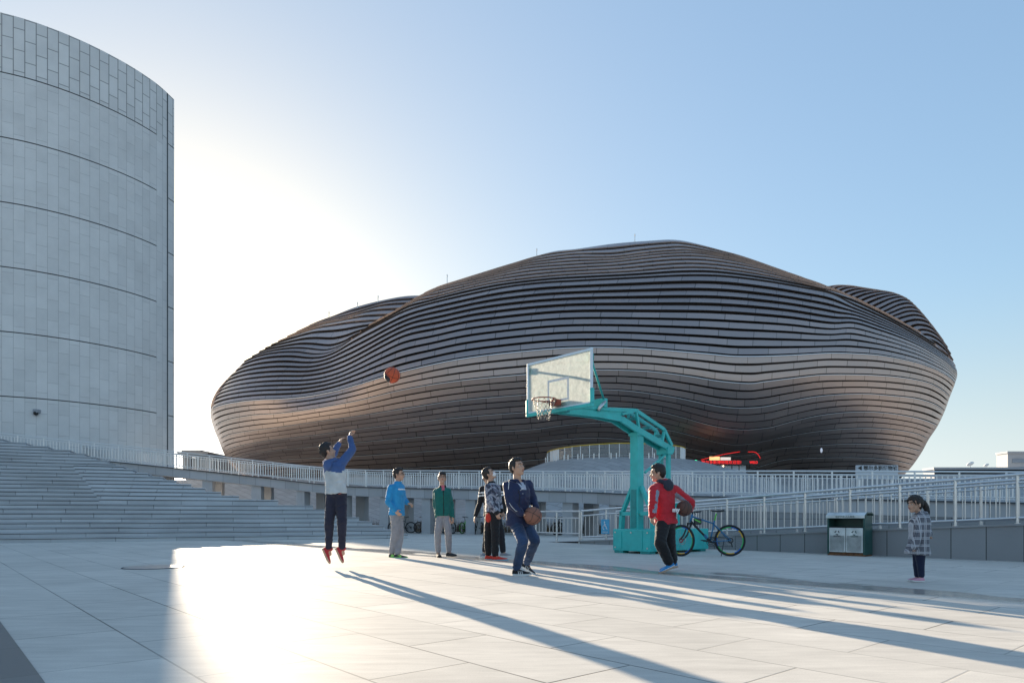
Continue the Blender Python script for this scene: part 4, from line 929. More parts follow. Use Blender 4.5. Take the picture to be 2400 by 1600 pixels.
def basketball(label, loc, r, m, rot=(0, 0, 0)):
    t = thing('basketball', label, 'basketball', tuple(loc)); t.rotation_euler = rot
    mb = MB(); mb.ell((0, 0, 0), r, r, r, n=36, m=22); mb.build('ball_skin', m, t, smooth=True)
    mb = MB(); sr = .0032
    mb.torus((0, 0, 0), r, sr, (0, 0, 1), 48, 5); mb.torus((0, 0, 0), r, sr, (1, 0, 0), 48, 5)
    for s_ in (-1, 1):
        pts_ = []
        for i in range(48):
            a = 2*math.pi*i/48; v = Vector((s_ * (.55 + .22 * math.cos(2*a)), math.cos(a), math.sin(a)))
            v = Vector((v.x, v.y * math.sqrt(max(0, 1 - v.x**2)), v.z * math.sqrt(max(0, 1 - v.x**2)))).normalized() * r; pts_.append(v)
        mb.tube(pts_, sr, 5, closed=True)
    mb.build('seam', M['black'], t, smooth=True); return t
basketball('orange and black basketball flying through the air toward the hoop', W(919, 879, 10.4), .121, ball_mat('orange_ball', (.62, .10, .035), (.03, .03, .035)), (.5, .3, .4))
BALL_NAVY = W(1150 + 498 / 5.06, 1060 + 750 / 5.06, 8.93)
basketball('worn brown basketball held in both hands by the boy in the navy jacket', BALL_NAVY, .120, ball_mat('brown_ball', (.27, .115, .075)), (.2, .5, .9))
BALL_RED = W(1500 + 580 / 5.6, 1080 + 622 / 5.6, 9.45)
basketball('dark brown basketball tucked under the arm of the boy in the red jacket', BALL_RED, .108, ball_mat('dark_ball', (.12, .055, .04)), (.9, .1, .3))

for s_, l_, z_ in ((1.899, -.18, .44), (1.899, .68, .44), (1.899, -.18, .12), (1.899, .68, .12), (1.899, .25, .44)):
    mb = MB(); mb.tube([HS(s_, l_, z_), HS(s_ - .012, l_, z_)], .018, 6); mb.build('bolt', M['steel'], hoop)
# ------------------------------------------------------------------ litter bin
BM = Matrix(((AX.x, NX.x, 0, 0), (AX.y, NX.y, 0, 0), (0, 0, 1, 0), (0, 0, 0, 1)))   # local (t, n, z)
BT = -6.28; bin_ = thing('litter_bin', 'dark green twin litter bin with two pale louvred doors, rusty at the foot', 'litter bin', tuple(TN(BT, 13.83)))
M['bin_green'] = mat('bin_green', (.018, .078, .07), .4, var=.15, vscale=6); M['bin_silver'] = mat('bin_louvre', (.58, .62, .62), .45, .5, var=.25, vscale=5); M['rust'] = mat('rust', (.16, .07, .03), .8, var=.4, vscale=20)
def bb(name, a, b, m, p=None, bevel=.004):
    mb = MB(); mb.box(a, b, M=BM); return mb.build(name, m, p or bin_, bevel=bevel)
bb('side_panel', (-.005, 0, .03), (.03, .36, .80), M['bin_green']); bb('side_panel', (.69, 0, .03), (.725, .36, .80), M['bin_green'])
bb('back_panel', (.031, .33, .03), (.689, .36, .80), M['bin_green']); bb('floor', (.031, .02, .03), (.689, .329, .06), M['rust']); bb('divider_shelf', (.031, .03, .56), (.689, .329, .575), M['black'])
mb = MB(); prof = [(-.03, .74), (-.03, .80), (.08, .86), (.30, .86), (.38, .82), (.38, .79), (.30, .83), (.09, .83), (-.015, .775), (-.015, .74)]
vs_ = [BM @ Vector((x, n_, z)) for x in (-.02, .74) for n_, z in prof]; k = len(prof); mb.add(vs_, [(i, (i+1) % k, k + (i+1) % k, k + i) for i in range(k)] + [tuple(range(k))[::-1], tuple(range(k, 2*k))]); mb.build('hood', M['bin_green'], bin_)
mb = MB(); mb.add([BM @ Vector(p) for p in ((-.015, -.033, .745), (.735, -.033, .745), (.735, -.033, .80), (-.015, -.033, .80), (.735, .075, .8595), (-.015, .075, .8595))], [(0,1,2,3), (3,2,4,5)]); mb.build('hood_face', M['bin_silver'], bin_)
for i, x0 in enumerate((.035, .365)):
    d = bb('door', (x0, .0, .07), (x0 + .32, .018, .555), M['bin_silver']); mb = MB()
    for j in range(16): mb.box((x0 + .015 + j*.0185, -.006, .09), (x0 + .024 + j*.0185, -.0005, .40 if j % 1 == 0 else .5), M=BM)
    mb.build('louvre', M['bin_silver'], d)
    mb = MB()
    for j in range(15): mb.box((x0 + .025 + j*.0185, -.001, .09), (x0 + .0335 + j*.0185, .0, .40), M=BM)
    mb.build('slot', M['groove'], d)
    mb = MB(); cc = BM @ Vector((x0 + .16, -.006, .455)); ax_ = BM.to_3x3() @ Vector((0, 1, 0)); e_ = BM.to_3x3() @ Vector((1, 0, 0)); u_ = Vector((0, 0, 1))
    for q_ in range(3):
        a0 = R(90 + 120 * q_); tri = [cc + e_*math.cos(a)*r_ + u_*math.sin(a)*r_ for a, r_ in ((a0 + .35, .05), (a0 + 1.3, .05), (a0 + 1.3, .062), (a0 + 1.62, .042), (a0 + 1.3, .020), (a0 + 1.3, .032), (a0 + .35, .032))]
        mb.add(tri, [tuple(range(7))])
    mb.build('recycling_symbol', M['bin_green'] if i else M['groove'], d)
    text('caption', '可回收物' if i else '其他垃圾', .036, tuple(BM @ Vector((x0 + .16, -.008, .385))), (R(90), 0, math.atan2(AX.y, AX.x)), M['bin_green'] if i else M['groove'], d, .0005)
bb('rusty_skirt', (.0, .005, .0), (.72, .35, .031), M['rust'])
text('hood_lettering', '保护环境 人人有责', .045, tuple(BM @ Vector((.36, -.036, .772))), (R(90), 0, math.atan2(AX.y, AX.x)), M['bin_green'], bin_, .0005)

# ------------------------------------------------------------------ bicycles
M['tyre'] = mat('tyre_rubber', (.018, .018, .02), .8, bump=.3, bscale=80); M['bike_black'] = mat('bike_black', (.02, .02, .023), .35); M['bike_blue'] = mat('bike_blue', (.03, .16, .32), .3); M['bike_red'] = mat('bike_red', (.45, .03, .03), .4); M['bike_green'] = mat('neon_green', (.12, .55, .06), .4); M['spoke'] = mat('spoke_steel', (.45, .45, .46), .3, .9)
def rim_mat():
    m = mat('rainbow_rim', (.1, .5, .1), .35); t, n, l, b = nodes(m); tc = n.new("ShaderNodeTexCoord"); sp = n.new("ShaderNodeSeparateXYZ"); l.new(tc.outputs["Object"], sp.inputs[0])
    at_ = math_node(n, l, 'ARCTAN2', sp.outputs[2], sp.outputs[0]); f = math_node(n, l, 'FRACT', math_node(n, l, 'MULTIPLY_ADD', at_, 3 / 6.2832, .3)); cr = n.new("ShaderNodeValToRGB"); cr.color_ramp.interpolation = 'CONSTANT'
    e = cr.color_ramp.elements; e[0].position = 0; e[0].color = (.03, .45, .12, 1); e[1].position = .40; e[1].color = (.75, .42, .02, 1); x = e.new(.70); x.color = (.02, .14, .5, 1)
    l.new(f, cr.inputs[0]); l.new(cr.outputs[0], b.inputs["Base Color"]); return m
def bicycle(label, loc, rz, steer, colours, group=None, bag=True, scale=1, lean=0):
    t = thing('bicycle', label, 'bicycle', tuple(loc), rz, group); t.rotation_euler = (lean, 0, rz); t.scale = (scale,) * 3
    fr, ac, rimm = colours; WR = .31
    def wheel(c, parent_rot):
        e = MB(); e.torus((0, 0, 0), WR - .022, .022, (0, 1, 0), 48, 8); w_ = e.build('wheel', M['tyre'], t, smooth=True); w_.location = c; w_.rotation_euler.z = parent_rot
        e = MB(); e.torus((0, 0, 0), WR - .052, .011, (0, 1, 0), 48, 6); e.build('rim', rimm, w_, smooth=True)
        e = MB(); e.tube([(0, -.05, 0), (0, .05, 0)], .022, 10)
        for i in range(28):
            a = 2*math.pi*i/28; e.tube([(math.cos(a + .5)*.02, .02*(-1)**i, math.sin(a + .5)*.02), (math.cos(a)*(WR-.055), 0, math.sin(a)*(WR-.055))], .0013, 3, cap=False)
        e.build('spokes', M['spoke'], w_, smooth=True)
        e = MB(); e.torus((0, .035, 0), .075, .006, (0, 1, 0), 24, 4); e.build('brake_disc', M['spoke'], w_, smooth=True); return w_
    rw = wheel((0, 0, WR), 0); H1, H2 = Vector((-.735, 0, .80)), Vector((-.775, 0, .67)); FH_ = Vector((-.96, 0, WR))
    fw = wheel((-.96, 0, WR), steer)
    BBk = Vector((-.39, 0, .285)); ST = Vector((-.315, 0, .64))
    f = MB(); f.tube([H1 - Vector((0,0,.02)), ST], .016, 8); f.tube([ST + Vector((.02, 0, .06)), BBk], .016, 8)
    for s_ in (-1, 1): f.tube([ST + Vector((0, s_*.015, -.01)), (0, s_*.055, WR)], .010, 6); f.tube([BBk + Vector((0, s_*.03, 0)), (0, s_*.055, WR)], .011, 6)
    f.tube([H1 + (H1-H2)*.15, H2], .022, 10); f.build('frame', ac, t, smooth=True)
    f = MB(); f.tube([H2 + Vector((0,0,.03)), BBk], .023, 8); f.build('down_tube', fr, t, smooth=True)
    ax_ = (H1 - H2).normalized(); RS = Matrix.Rotation(steer, 3, 'Z')
    side = RS @ Vector((0, 1, 0)); fwd = RS @ Vector((-1, 0, 0)); crown = H2 - ax_ * .03
    f = MB(); top_ = crown
    for s_ in (-1, 1): f.tube([top_ + side*(s_*.055), crown - ax_*.14 + side*(s_*.055) + (FH_-crown)*.30, FH_ + side*(s_*.055)], [.016, .017, .014], 8)
    f.beam(crown - side*.075, crown + side*.075, .035, .03); f.build('fork', M['bike_black'] if bag else fr, t, smooth=True)
    f = MB(); st = H1 + ax_*.05; g = st + fwd*.06 + Vector((0,0,.03)); f.tube([H1, st, g], .016, 8)
    f.tube([g - side*.30 - fwd*.04 + Vector((0,0,.02)), g - side*.1, g + side*.1, g + side*.30 - fwd*.04 + Vector((0,0,.02))], .012, 8)
    for s_ in (-1, 1): f.tube([g + side*(s_*.2), g + side*(s_*.31) - fwd*.04 + Vector((0,0,.02))], .017, 8); f.tube([g + side*(s_*.18), g + side*(s_*.2) + fwd*.05 - Vector((0,0,.02)), g + side*(s_*.28) + fwd*.06 - Vector((0,0,.03))], .006, 5)
    f.build('handlebar', M['bike_black'], t, smooth=True)
    f = MB(); f.tube([ST + Vector((.02,0,.05)), (-.255, 0, .84)], .014, 8); f.build('seat_post', M['bike_green'] if bag else M['bike_black'], t, smooth=True)
    f = MB(); f.tube([(-.365, 0, .895), (-.28, 0, .885), (-.19, 0, .885), (-.12, 0, .895), (-.10, 0, .885)], [(.014, .012), (.026, .018), (.055, .022), (.075, .024), (.05, .012)], 12, upv=(0, 0, 1)); f.build('saddle', M['bike_black'], t, smooth=True)
    f = MB(); f.torus(BBk + Vector((0, -.05, 0)), .085, .006, (0, 1, 0), 28, 4); f.torus(BBk + Vector((0, -.05, 0)), .055, .006, (0, 1, 0), 24, 4); f.tube([BBk - Vector((0,.07,0)), BBk + Vector((0,.07,0))], .02, 8)
    f.beam(BBk + Vector((0,-.07,0)), BBk + Vector((-.165, -.07, .02)), .018, .03); f.beam(BBk + Vector((0,.07,0)), BBk + Vector((.165, .07, -.02)), .018, .03)
    f.box((-.60, -.13, .30), (-.51, -.07, .318)); f.box((-.27, .07, .255), (-.18, .13, .273)); f.torus((0, -.045, WR), .045, .012, (0, 1, 0), 20, 5)
    f.tube([BBk + Vector((0,-.045,.085)), (0, -.045, WR + .045)], .004, 4); f.tube([BBk + Vector((0,-.045,-.085)), (.02, -.045, WR - .12), (0, -.045, WR - .05)], .004, 4); f.tube([(.0, -.05, WR - .03), (.03, -.05, WR - .13)], .012, 6)
    f.build('drivetrain', M['bike_black'], t, smooth=True)
    f = MB(); f.tube([(-.14, -.06, .29), (-.235, -.17, .004)], .009, 6); f.build('kickstand', M['bike_black'], t)
    if bag:
        f = MB(); f.box((-.70, -.045, .62), (-.56, .045, .74)); b_ = f.build('frame_bag', M['bike_black'], t, bevel=.018); f = MB(); f.beam((-.70, -.048, .72), (-.585, -.048, .665), .004, .022); f.build('green_stripe', M['bike_green'], b_)
        f = MB(); f.torus((-.96, 0, WR), .034, .012, (0, 1, 0), 16, 5); f.build('hub_cover', M['bike_red'], t, smooth=True)
        f = MB(); f.tube([(-.50, -.02, .42), (-.46, -.02, .35)], .03, 8); f.build('bottle_cage', M['bike_blue'], t)
    return t
pw_ = W(1711.6, 1303, 13.35); bicycle('blue and black mountain bike with green and yellow rims beside the hoop base', (pw_.x, 13.35, 0), 0.02, R(-50), (M['bike_black'], M['bike_blue'], rim_mat()), lean=R(-4))
FC = [(M['bike_black'], M['bike_black'], M['bike_black']), (M['bike_red'], M['bike_red'], M['spoke']), (M['bike_black'], M['bike_green'], M['bike_green'])]
fb = [(963, 40.5, 0.1, 0, 'black bicycle half hidden behind a pillar just right of the bright blue jacket'), (1005, 39.5, 2.9, 1, 'red framed bicycle in the clump parked left of the green jacket'), (1022, 40.5, .3, 0, 'dark bicycle behind the red framed one, left of the green jacket'),
      (1062, 38.5, 1.2, 0, 'black bicycle showing only its wheels right of the green jacket'), (1083, 38.6, 2.2, 2, 'bicycle with a lime green rear wheel parked beneath the walkway'), (1128, 38.5, 1.3, 0, 'black bicycle just left of the boy in camouflage'),
      (1312, 36.5, 2.6, 0, 'dark bicycle lying against another behind the landing railing, left one'), (1340, 36.8, .5, 0, 'dark bicycle behind the landing railing near the wheelchair sign, right one')]
for px, d, rz_, ci, lab in fb:
    p = W(px, 1240, d); bicycle(lab, (p.x, d, gz(p.x, d)), rz_, .3, FC[ci], 'bicycles parked under the walkway', bag=False, scale=1.08)

# ------------------------------------------------------------------ people
M['skin'] = mat('skin', (.50, .30, .21), .55, var=.08, vscale=14); nodes(M['skin'])[3].inputs["Subsurface Weight"].default_value = .08
nodes(M['skin'])[3].inputs["Subsurface Radius"].default_value = (.02, .008, .004)
M['hair'] = mat('black_hair', (.018, .012, .010), .5, bump=1.0, bscale=90, stretch=(1, 1, .3)); M['lip'] = mat('lips', (.36, .12, .10), .5); M['eye_white'] = mat('eye_white', (.6, .58, .55), .3); M['sole_white'] = mat('white_sole', (.65, .65, .63), .6)
def cloth(name, col, **k): 
    k.setdefault('rough', .8); k.setdefault('bump', .5); k.setdefault('bscale', 35); k.setdefault('var', .12); k.setdefault('vscale', 9)
    m = mat(name, col, **k); nodes(m)[3].inputs["Sheen Weight"].default_value = .15; nodes(m)[3].inputs["Specular IOR Level"].default_value = .3; return m
DG = bpy.context.evaluated_depsgraph_get
def remesh(mb, name, mats, parent, voxel=.012, smooth=4, wrinkle=0.0, wscale=9, assign=None, seed=0, squash=(1, 1, 1), clip=None):
    """fuse the pieces of one garment or body into one continuous skin"""
    me = bpy.data.meshes.new('tmp'); me.from_pydata(mb.v, [], mb.f); o = bpy.data.objects.new('tmp', me); C.objects.link(o)
    r = o.modifiers.new('r', 'REMESH'); r.mode = 'VOXEL'; r.voxel_size = voxel
    if smooth: sm = o.modifiers.new('s', 'SMOOTH'); sm.iterations = smooth; sm.factor = .5
    dg = DG(); dg.update(); nm = bpy.data.meshes.new_from_object(o.evaluated_get(dg)); bpy.data.objects.remove(o); bpy.data.meshes.remove(me)
    nv = len(nm.vertices)
    if clip:
        bm = bmesh.new(); bm.from_mesh(nm); bmesh.ops.delete(bm, geom=[v for v in bm.verts if clip(v.co)], context='VERTS'); bm.to_mesh(nm); bm.free()
    if wrinkle:
        for v in nm.vertices:
            p = v.co; q = Vector((p.x * wscale, p.y * wscale, p.z * wscale * 1.8)) + Vector((seed, seed * 2, 0)); w1 = mnoise.noise(q + Vector((0, 0, mnoise.noise(q * .5) * 2)))
            w2 = mnoise.noise(q * 2.3); ridge = 1 - abs(w1) * 2; v.co = p + v.normal * (wrinkle * (ridge * .8 - .3 + w2 * .35))
    nm.materials.clear()
    for m in (mats if isinstance(mats, (list, tuple)) else [mats]): nm.materials.append(m)
    if assign:
        for f in nm.polygons: f.material_index = assign(f.center, f.normal)
    nm.polygons.foreach_set("use_smooth", [True] * len(nm.polygons)); nm.name = name
    o = bpy.data.objects.new(name, nm); C.objects.link(o); o.parent = parent; return o
def loft(mb, secs, n=24):
    """secs: (centre, right vector, forward vector, half width, half depth)"""
    vs_ = []
    for c, r, f, a, b in secs:
        for j in range(n):
            t = 2*math.pi*j/n; ct, st = math.cos(t), math.sin(t); e = .82
            vs_.append(Vector(c) + r * (a * math.copysign(abs(ct)**e, ct)) + f * (b * math.copysign(abs(st)**e, st)))
    fs = [(i*n+j, i*n+(j+1) % n, (i+1)*n+(j+1) % n, (i+1)*n+j) for i in range(len(secs)-1) for j in range(n)]
    fs += [tuple(range(n))[::-1], tuple((len(secs)-1)*n+j for j in range(n))]; mb.add(vs_, fs)
def frame(f, u):
    f = Vector(f).normalized(); r = f.cross(Vector(u)).normalized(); u = r.cross(f).normalized(); return f, r, u
def head(mb, c, f, r, u, s):
    Mx = Matrix((r, f, u)).transposed()
    def E(rr, ff, uu, a, b, d, n=16): mb.ell(c + (r*rr + f*ff + u*uu) * s, a*s, b*s, d*s, M=Mx, n=n, m=12)
    E(0, -.008, .030, .074, .092, .085); E(0, .022, -.030, .060, .070, .080); E(0, .052, -.088, .030, .032, .026); E(0, .03, -.07, .050, .05, .04)
    for q in (-1, 1): E(q*.040, .058, -.028, .022, .022, .022); E(q*.076, -.006, -.012, .009, .018, .030)
    E(0, .078, .030, .048, .018, .012)
    mb.capsule(c + (f*.086 + u*.012) * s, c + (f*.106 - u*.028) * s, .007*s, .012*s, 10)
    for q in (-1, 1): E(q*.010, .096, -.031, .009, .011, .007, 8)
    E(0, .086, -.056, .022, .012, .010, 10)
def face(parent, c, f, r, u, s, glasses=False, mouth_open=False, mask=False):
    Mx = Matrix((r, f, u)).transposed()
    for q in (-1, 1):
        e = MB(); e.ell(c + (r*(q*.031) + f*.078 + u*.004) * s, .013*s, .008*s, .0055*s, M=Mx, n=10, m=6); ey = e.build('eye', M['eye_white'], parent, smooth=True)
        e = MB(); e.ell(c + (r*(q*.031) + f*.083 + u*.004) * s, .0055*s, .005*s, .0055*s, M=Mx, n=8, m=6); e.build('iris', M['black'], ey, smooth=True)
        e = MB(); e.tube([c + (r*(q*.014) + f*.093 + u*.024) * s, c + (r*(q*.032) + f*.089 + u*.030) * s, c + (r*(q*.050) + f*.074 + u*.024) * s], .0042*s, 6); e.build('eyebrow', M['hair'], parent, smooth=True)
    if not mask:
        e = MB(); e.ell(c + (f*.0935 - u*.052) * s, .021*s, .007*s, .0042*s, M=Mx, n=12, m=6); e.ell(c + (f*.0925 - u*(.061 if not mouth_open else .066)) * s, .018*s, .007*s, .005*s, M=Mx, n=12, m=6); e.build('lips', M['lip'], parent, smooth=True)
    if glasses:
        e = MB()
        for q in (-1, 1):
            pts_ = [c + (r*(q*.033 + .024*math.cos(t)) + f*(.099 - .010*abs(math.cos(t)) * (1 if q*math.cos(t) > 0 else 0)) + u*(.003 + .016*math.sin(t))) * s for t in np.linspace(0, 2*math.pi, 18, endpoint=False)]
            e.tube(pts_, .0022*s, 5, closed=True, upv=f); e.tube([c + (r*(q*.057) + f*.090 + u*.008) * s, c + (r*(q*.082) + f*.01 + u*.006) * s], .002*s, 5)
        e.tube([c + (r*-.010 + f*.100 + u*.006) * s, c + (r*.010 + f*.100 + u*.006) * s], .002*s, 5); e.build('glasses', M['black'], parent, smooth=True)
def hair(parent, c, f, r, u, s, style='short', seed=1):
    Mx = Matrix((r, f, u)).transposed(); mb = MB(); rr = random.Random(seed)
    def E(a_, b_, d_, a, b, d): mb.ell(c + (r*a_ + f*b_ + u*d_) * s, a*s, b*s, d*s, M=Mx, n=18, m=12)
    E(0, -.020, .050, .079, .087, .080); E(0, -.052, .010, .074, .056, .072); E(0, .035, .088, .062, .052, .034); E(0, -.055, -.035, .052, .036, .040)
    for q in (-1, 1): E(q*.070, .004, .030, .012, .034, .032); E(q*.071, .012, .002, .006, .010, .022)
    for i in range(26):
        a = rr.uniform(0, 6.28); q = rr.uniform(.1, 1); d = (r*math.cos(a)*.07 + f*(math.sin(a)*.075 - .004)) * q
        p = c + (d + u*(.128 - .055*q*q)) * s; mb.capsule(p, p + (d*.25 + f*rr.uniform(.0, .022) + u*rr.uniform(.002, .012)) * s, .013*s, .005*s, 6)
    if style == 'fringe':
        for i in range(9): q = (i - 4) / 4; p = c + (r*(q*.055) + f*(.085 - .02*q*q) + u*.082) * s; mb.capsule(p, p + (f*.012 - u*.035 + r*rr.uniform(-.006, .006)) * s, .014*s, .006*s, 6)
    if style == 'ponytail':
        E(0, .055, .075, .060, .035, .030)
        for q in (-1, 1): mb.capsule(c + (r*(q*.05) + f*.075 + u*.06)*s, c + (r*(q*.072) + f*.050 - u*.01)*s, .014*s, .006*s, 8)
        P = [c + (-f*.085 + u*.055) * s, c + (-f*.125 + u*.035) * s, c + (-f*.165 - u*.03) * s, c + (-f*.195 - u*.11) * s, c + (-f*.205 - u*.17) * s]; Rr = [.022, .034, .040, .030, .008]
        for i in range(4): mb.capsule(P[i], P[i+1], Rr[i]*s, Rr[i+1]*s, 12)
    return remesh(mb, 'hair', M['hair'], parent, .0075, 1, .0065, 42, seed=seed)
def hand(mb, w, d, pn, s=1, curl=.5, spread=.1, side=1, thumb=None):
    """w wrist, d pointing direction, pn palm normal (side the palm faces), side +1/-1 where the thumb is along cross(d, pn)"""
    d = Vector(d).normalized(); pn = Vector(pn); pn = (pn - d * pn.dot(d)).normalized(); x = d.cross(pn).normalized() * side
    pc = w + d * .045 * s; Mx = Matrix((x, d, pn)).transposed(); mb.ell(pc, .040*s, .052*s, .016*s, M=Mx, n=14, m=10)
    mb.capsule(w - d*.03*s, w + d*.02*s, .024*s, .026*s, 10)
    for i, (off, L, rad) in enumerate(((.028, .070, .0085), (.0095, .078, .0088), (-.0095, .072, .0085), (-.027, .056, .0075))):
        p = w + (d*.083 + x*off) * s; dd = (d + x * (off * spread * 18)).normalized(); a = curl * (1 + .12 * i)
        for seg in range(3):
            dd2 = (dd * math.cos(a * (.55 + .35*seg)) + pn * math.sin(a * (.55 + .35*seg))).normalized(); q = p + dd2 * (L * (.45, .32, .23)[seg]) * s
            mb.capsule(p, q, rad*s*(1 - .07*seg), rad*s*(.94 - .08*seg), 8); p = q; dd = dd2
    p = w + (d*.030 + x*.030) * s; td = Vector(thumb).normalized() if thumb is not None else (d*.55 + x*.75 + pn*.25*(1+curl)).normalized(); q = p + td*.038*s; td2 = (td + d*.5 + pn*.2*curl).normalized(); q2 = q + td2*.030*s
    mb.capsule(p, q, .013*s, .0105*s, 8); mb.capsule(q, q2, .0105*s, .008*s, 8)
def shoe(parent, ankle, toe_dir, up, s, mats, sole_m, name='shoe', length=.25, accent=None, stripes=None, flat_z=None):
    f, r, u = frame(toe_dir, up); L = length * s; base_ = ankle - u * (.075*s); heel = base_ - f*(.055*s)
    mb = MB()
    secs = [(0, .020, .050), (.02, .034, .066), (.18, .038, .072), (.36, .037, .070), (.55, .040, .052), (.75, .043, .040), (.90, .036, .034), (1.0, .018, .022)]
    vs_ = []; n = 14
    for t, hw, ht in secs:
        c = heel + f * (L * t)
        for j in range(n):
            a = math.pi * j / (n - 1); vs_.append(c + r * (math.cos(a) * hw * s) + u * ((max(0, math.sin(a)) ** .8) * ht * s + .004*s))
    m_ = len(secs); mb.add(vs_, [(i*n+j, i*n+j+1, (i+1)*n+j+1, (i+1)*n+j) for i in range(m_-1) for j in range(n-1)] + [(i*n, (i+1)*n, (i+1)*n+n-1, i*n+n-1) for i in range(m_-1)] + [tuple(range(n))[::-1], tuple((m_-1)*n+j for j in range(n))])
    mb.capsule(ankle - u*.02*s, ankle + u*(.028*s), .038*s, .036*s, 12)
    o = remesh(mb, name, mats, parent, .007, 2, assign=accent and (lambda c, nr: 1 if accent(((c - heel).dot(f) / L), (c - base_).dot(u) / s, (c - base_).dot(r)) else 0))
    sb = MB(); out = []
    prof = [(0, .018), (.03, .030), (.12, .036), (.3, .036), (.5, .038), (.72, .045), (.88, .038), (.97, .022), (1.02, .006)]
    ring_ = [(t, hw) for t, hw in prof] + [(t, -hw) for t, hw in prof[::-1]]
    tk = .026*s
    lo = [heel + f*(L*t) + r*(hw*s) - u*(.014*s) + u*(.012*s*max(0, (t-.8)/.2)) for t, hw in ring_]; hi = [p + u*tk for p in lo]; k = len(ring_)
    sb.add(lo + hi, [tuple(range(k)), tuple(range(k, 2*k))[::-1]] + [(i, (i+1) % k, k + (i+1) % k, k+i) for i in range(k)]); sb.build('sole', sole_m, o)
    if stripes:
        e = MB()
        for q in (-1, 1):
            for t in (.40, .50, .60): e.beam(heel + f*(L*t) + r*(q*.042*s) + u*.010*s, heel + f*(L*(t-.07)) + r*(q*.030*s) + u*.048*s, .004*s, .011*s)
        e.build('stripe', stripes, o)
    e = MB()
    for t in (.46, .53, .60): hh = .056 - (t-.46)*.10; e.tube([heel + f*(L*t) + r*(-.022*s) + u*((hh-.006)*s), heel + f*(L*t) + u*((hh+.005)*s), heel + f*(L*t) + r*(.022*s) + u*((hh-.006)*s)], .0028*s, 5)
    e.build('laces', M['white'], o)
    return o
def lerp(a, b, t): return a * (1 - t) + b * t
class Person: pass
def person(label, s, hipc, chest_top, bf, legs, arms, head_c, head_f, head_u=(0, 0, 1), jac=None, tro=None, shoes=None, girth=1, jlen=.12, hem=(.185, .135), group=None, hairstyle='short', glasses=False, mask=False, mouth_open=False, hood=None, seed=1, jassign=None, tassign=None, neckgap=.0, armr=(.062, .050, .042), legr=(.092, .068, .056), collar=True, tees=None, wr=.008, hsc=None):
    """s = height / 1.70; hipc, chest_top (base of neck): points; bf: the way the chest faces"""
    P = Person(); O = Vector((hipc.x, hipc.y, 0)); t = thing('person', label, 'person', tuple(O), 0, group); P.root = t
    up = (chest_top - hipc).normalized(); f, r, u = frame(Vector(bf), up); f = u.cross(r).normalized() if False else f
    # keep the spine direction, level the sides
    r = Vector(bf).cross(up).normalized(); f = up.cross(r).normalized(); L = (chest_top - hipc).length
    def T(p): return p - O
    def sec(tt, a, b, sh=0): return (T(hipc + up * (L * tt) + f * (sh * s)), r, f, a * s * girth, b * s * girth)
    # body: one continuous skin from ankles to crown
    b = MB(); loft(b, [sec(-.05, .13, .09), sec(.15, .13, .085), sec(.45, .12, .08), sec(.75, .13, .09), sec(.93, .12, .07), sec(1.0, .06, .055)])
    hf, hr, hu = frame(head_f, head_u); hc = T(head_c); hs_ = hsc or s * 1.05
    b.capsule(T(chest_top) - up*.05*s, hc - hu*.055*hs_ - hf*.015*hs_, .056*s, .050*s, 14); head(b, hc, hf, hr, hu, hs_)
    j = MB(); tr = MB()
    top = .985
    loft(j, [sec(-jlen / (L / s), hem[0]*.97, hem[1]*.97), sec(-jlen/(L/s) * .6, hem[0], hem[1]), sec(.08, .170, .125), sec(.35, .163, .118), sec(.62, .178, .128, .006), sec(.80, .172, .120, .004), sec(.92, .135, .095), sec(top, .078, .072)])
    if collar:
        loft(j, [sec(.94, .085, .078), sec(1.0, .076, .074), sec(1.06, .070, .072)])
    for a in arms:
        S, E_, W_ = T(a['s']), T(a['e']), T(a['w'])
        b.capsule(S, E_, .040*s, .033*s); b.capsule(E_, W_, .032*s, .024*s)
        j.capsule(T(chest_top) - up*(.07*s) + r * ((S - T(chest_top)).dot(r) * .35), S, .070*s*girth, (armr[0] + .004)*s, 14)
        cuff = W_ + (E_ - W_).normalized() * a.get('cuff', .0) * s
        j.capsule(S, E_, armr[0]*s, armr[1]*s, 14); j.capsule(E_, cuff, armr[1]*s, armr[2]*s, 14)
        dd = a.get('d', (W_ - E_).normalized()); hand(b, W_, dd, a['pn'], s * a.get('hs', 1), a.get('curl', .5), a.get('spread', .12), a.get('side', 1), a.get('thumb'))
    for i, l in enumerate(legs):
        H = T(l['h']); K = T(l['k']); A = T(l['a'])
        b.capsule(H, K, .062*s, .045*s); b.capsule(K, A, .043*s, .032*s); b.capsule(A, A - Vector((0,0,.03*s)) + Vector(l['toe']).normalized()*.04*s, .032*s, .028*s)
        hi = H + (T(hipc) - H) * .25
        tr.capsule(hi, K, legr[0]*s*girth, legr[1]*s, 16); mid = K + (A - K) * .35; tr.capsule(K, mid, legr[1]*s, (legr[1]*.5 + legr[2]*.5)*s*1.05, 16); tr.capsule(mid, A + (K - A).normalized()*.035*s, (legr[1]*.5 + legr[2]*.5)*s*1.03, legr[2]*s, 16)
    loft(tr, [sec(-.16, .10, .085), sec(-.08, .155, .112), sec(.06, .158, .112), sec(.14, .14, .10)])
    P.body = remesh(b, 'body', M['skin'], t, .0072, 2)
    mt = tro; P.trousers = remesh(tr, 'trousers', mt, t, .011, 4, wr, 8, seed=seed + 5, assign=tassign(P, locals()) if tassign else None)
    loc = locals(); P.r, P.f, P.up, P.hip, P.L, P.s, P.top, P.O, P.arms, P.T = r, f, up, T(hipc), L, s, T(chest_top), O, arms, T
    def coords(c): q = c - P.hip; return q.dot(r) / s, q.dot(f) / s, q.dot(up) / L
    P.coords = coords
    P.jacket = remesh(j, 'jacket', jac, t, .011, 4, wr, 8, seed=seed, assign=jassign(P) if jassign else None)
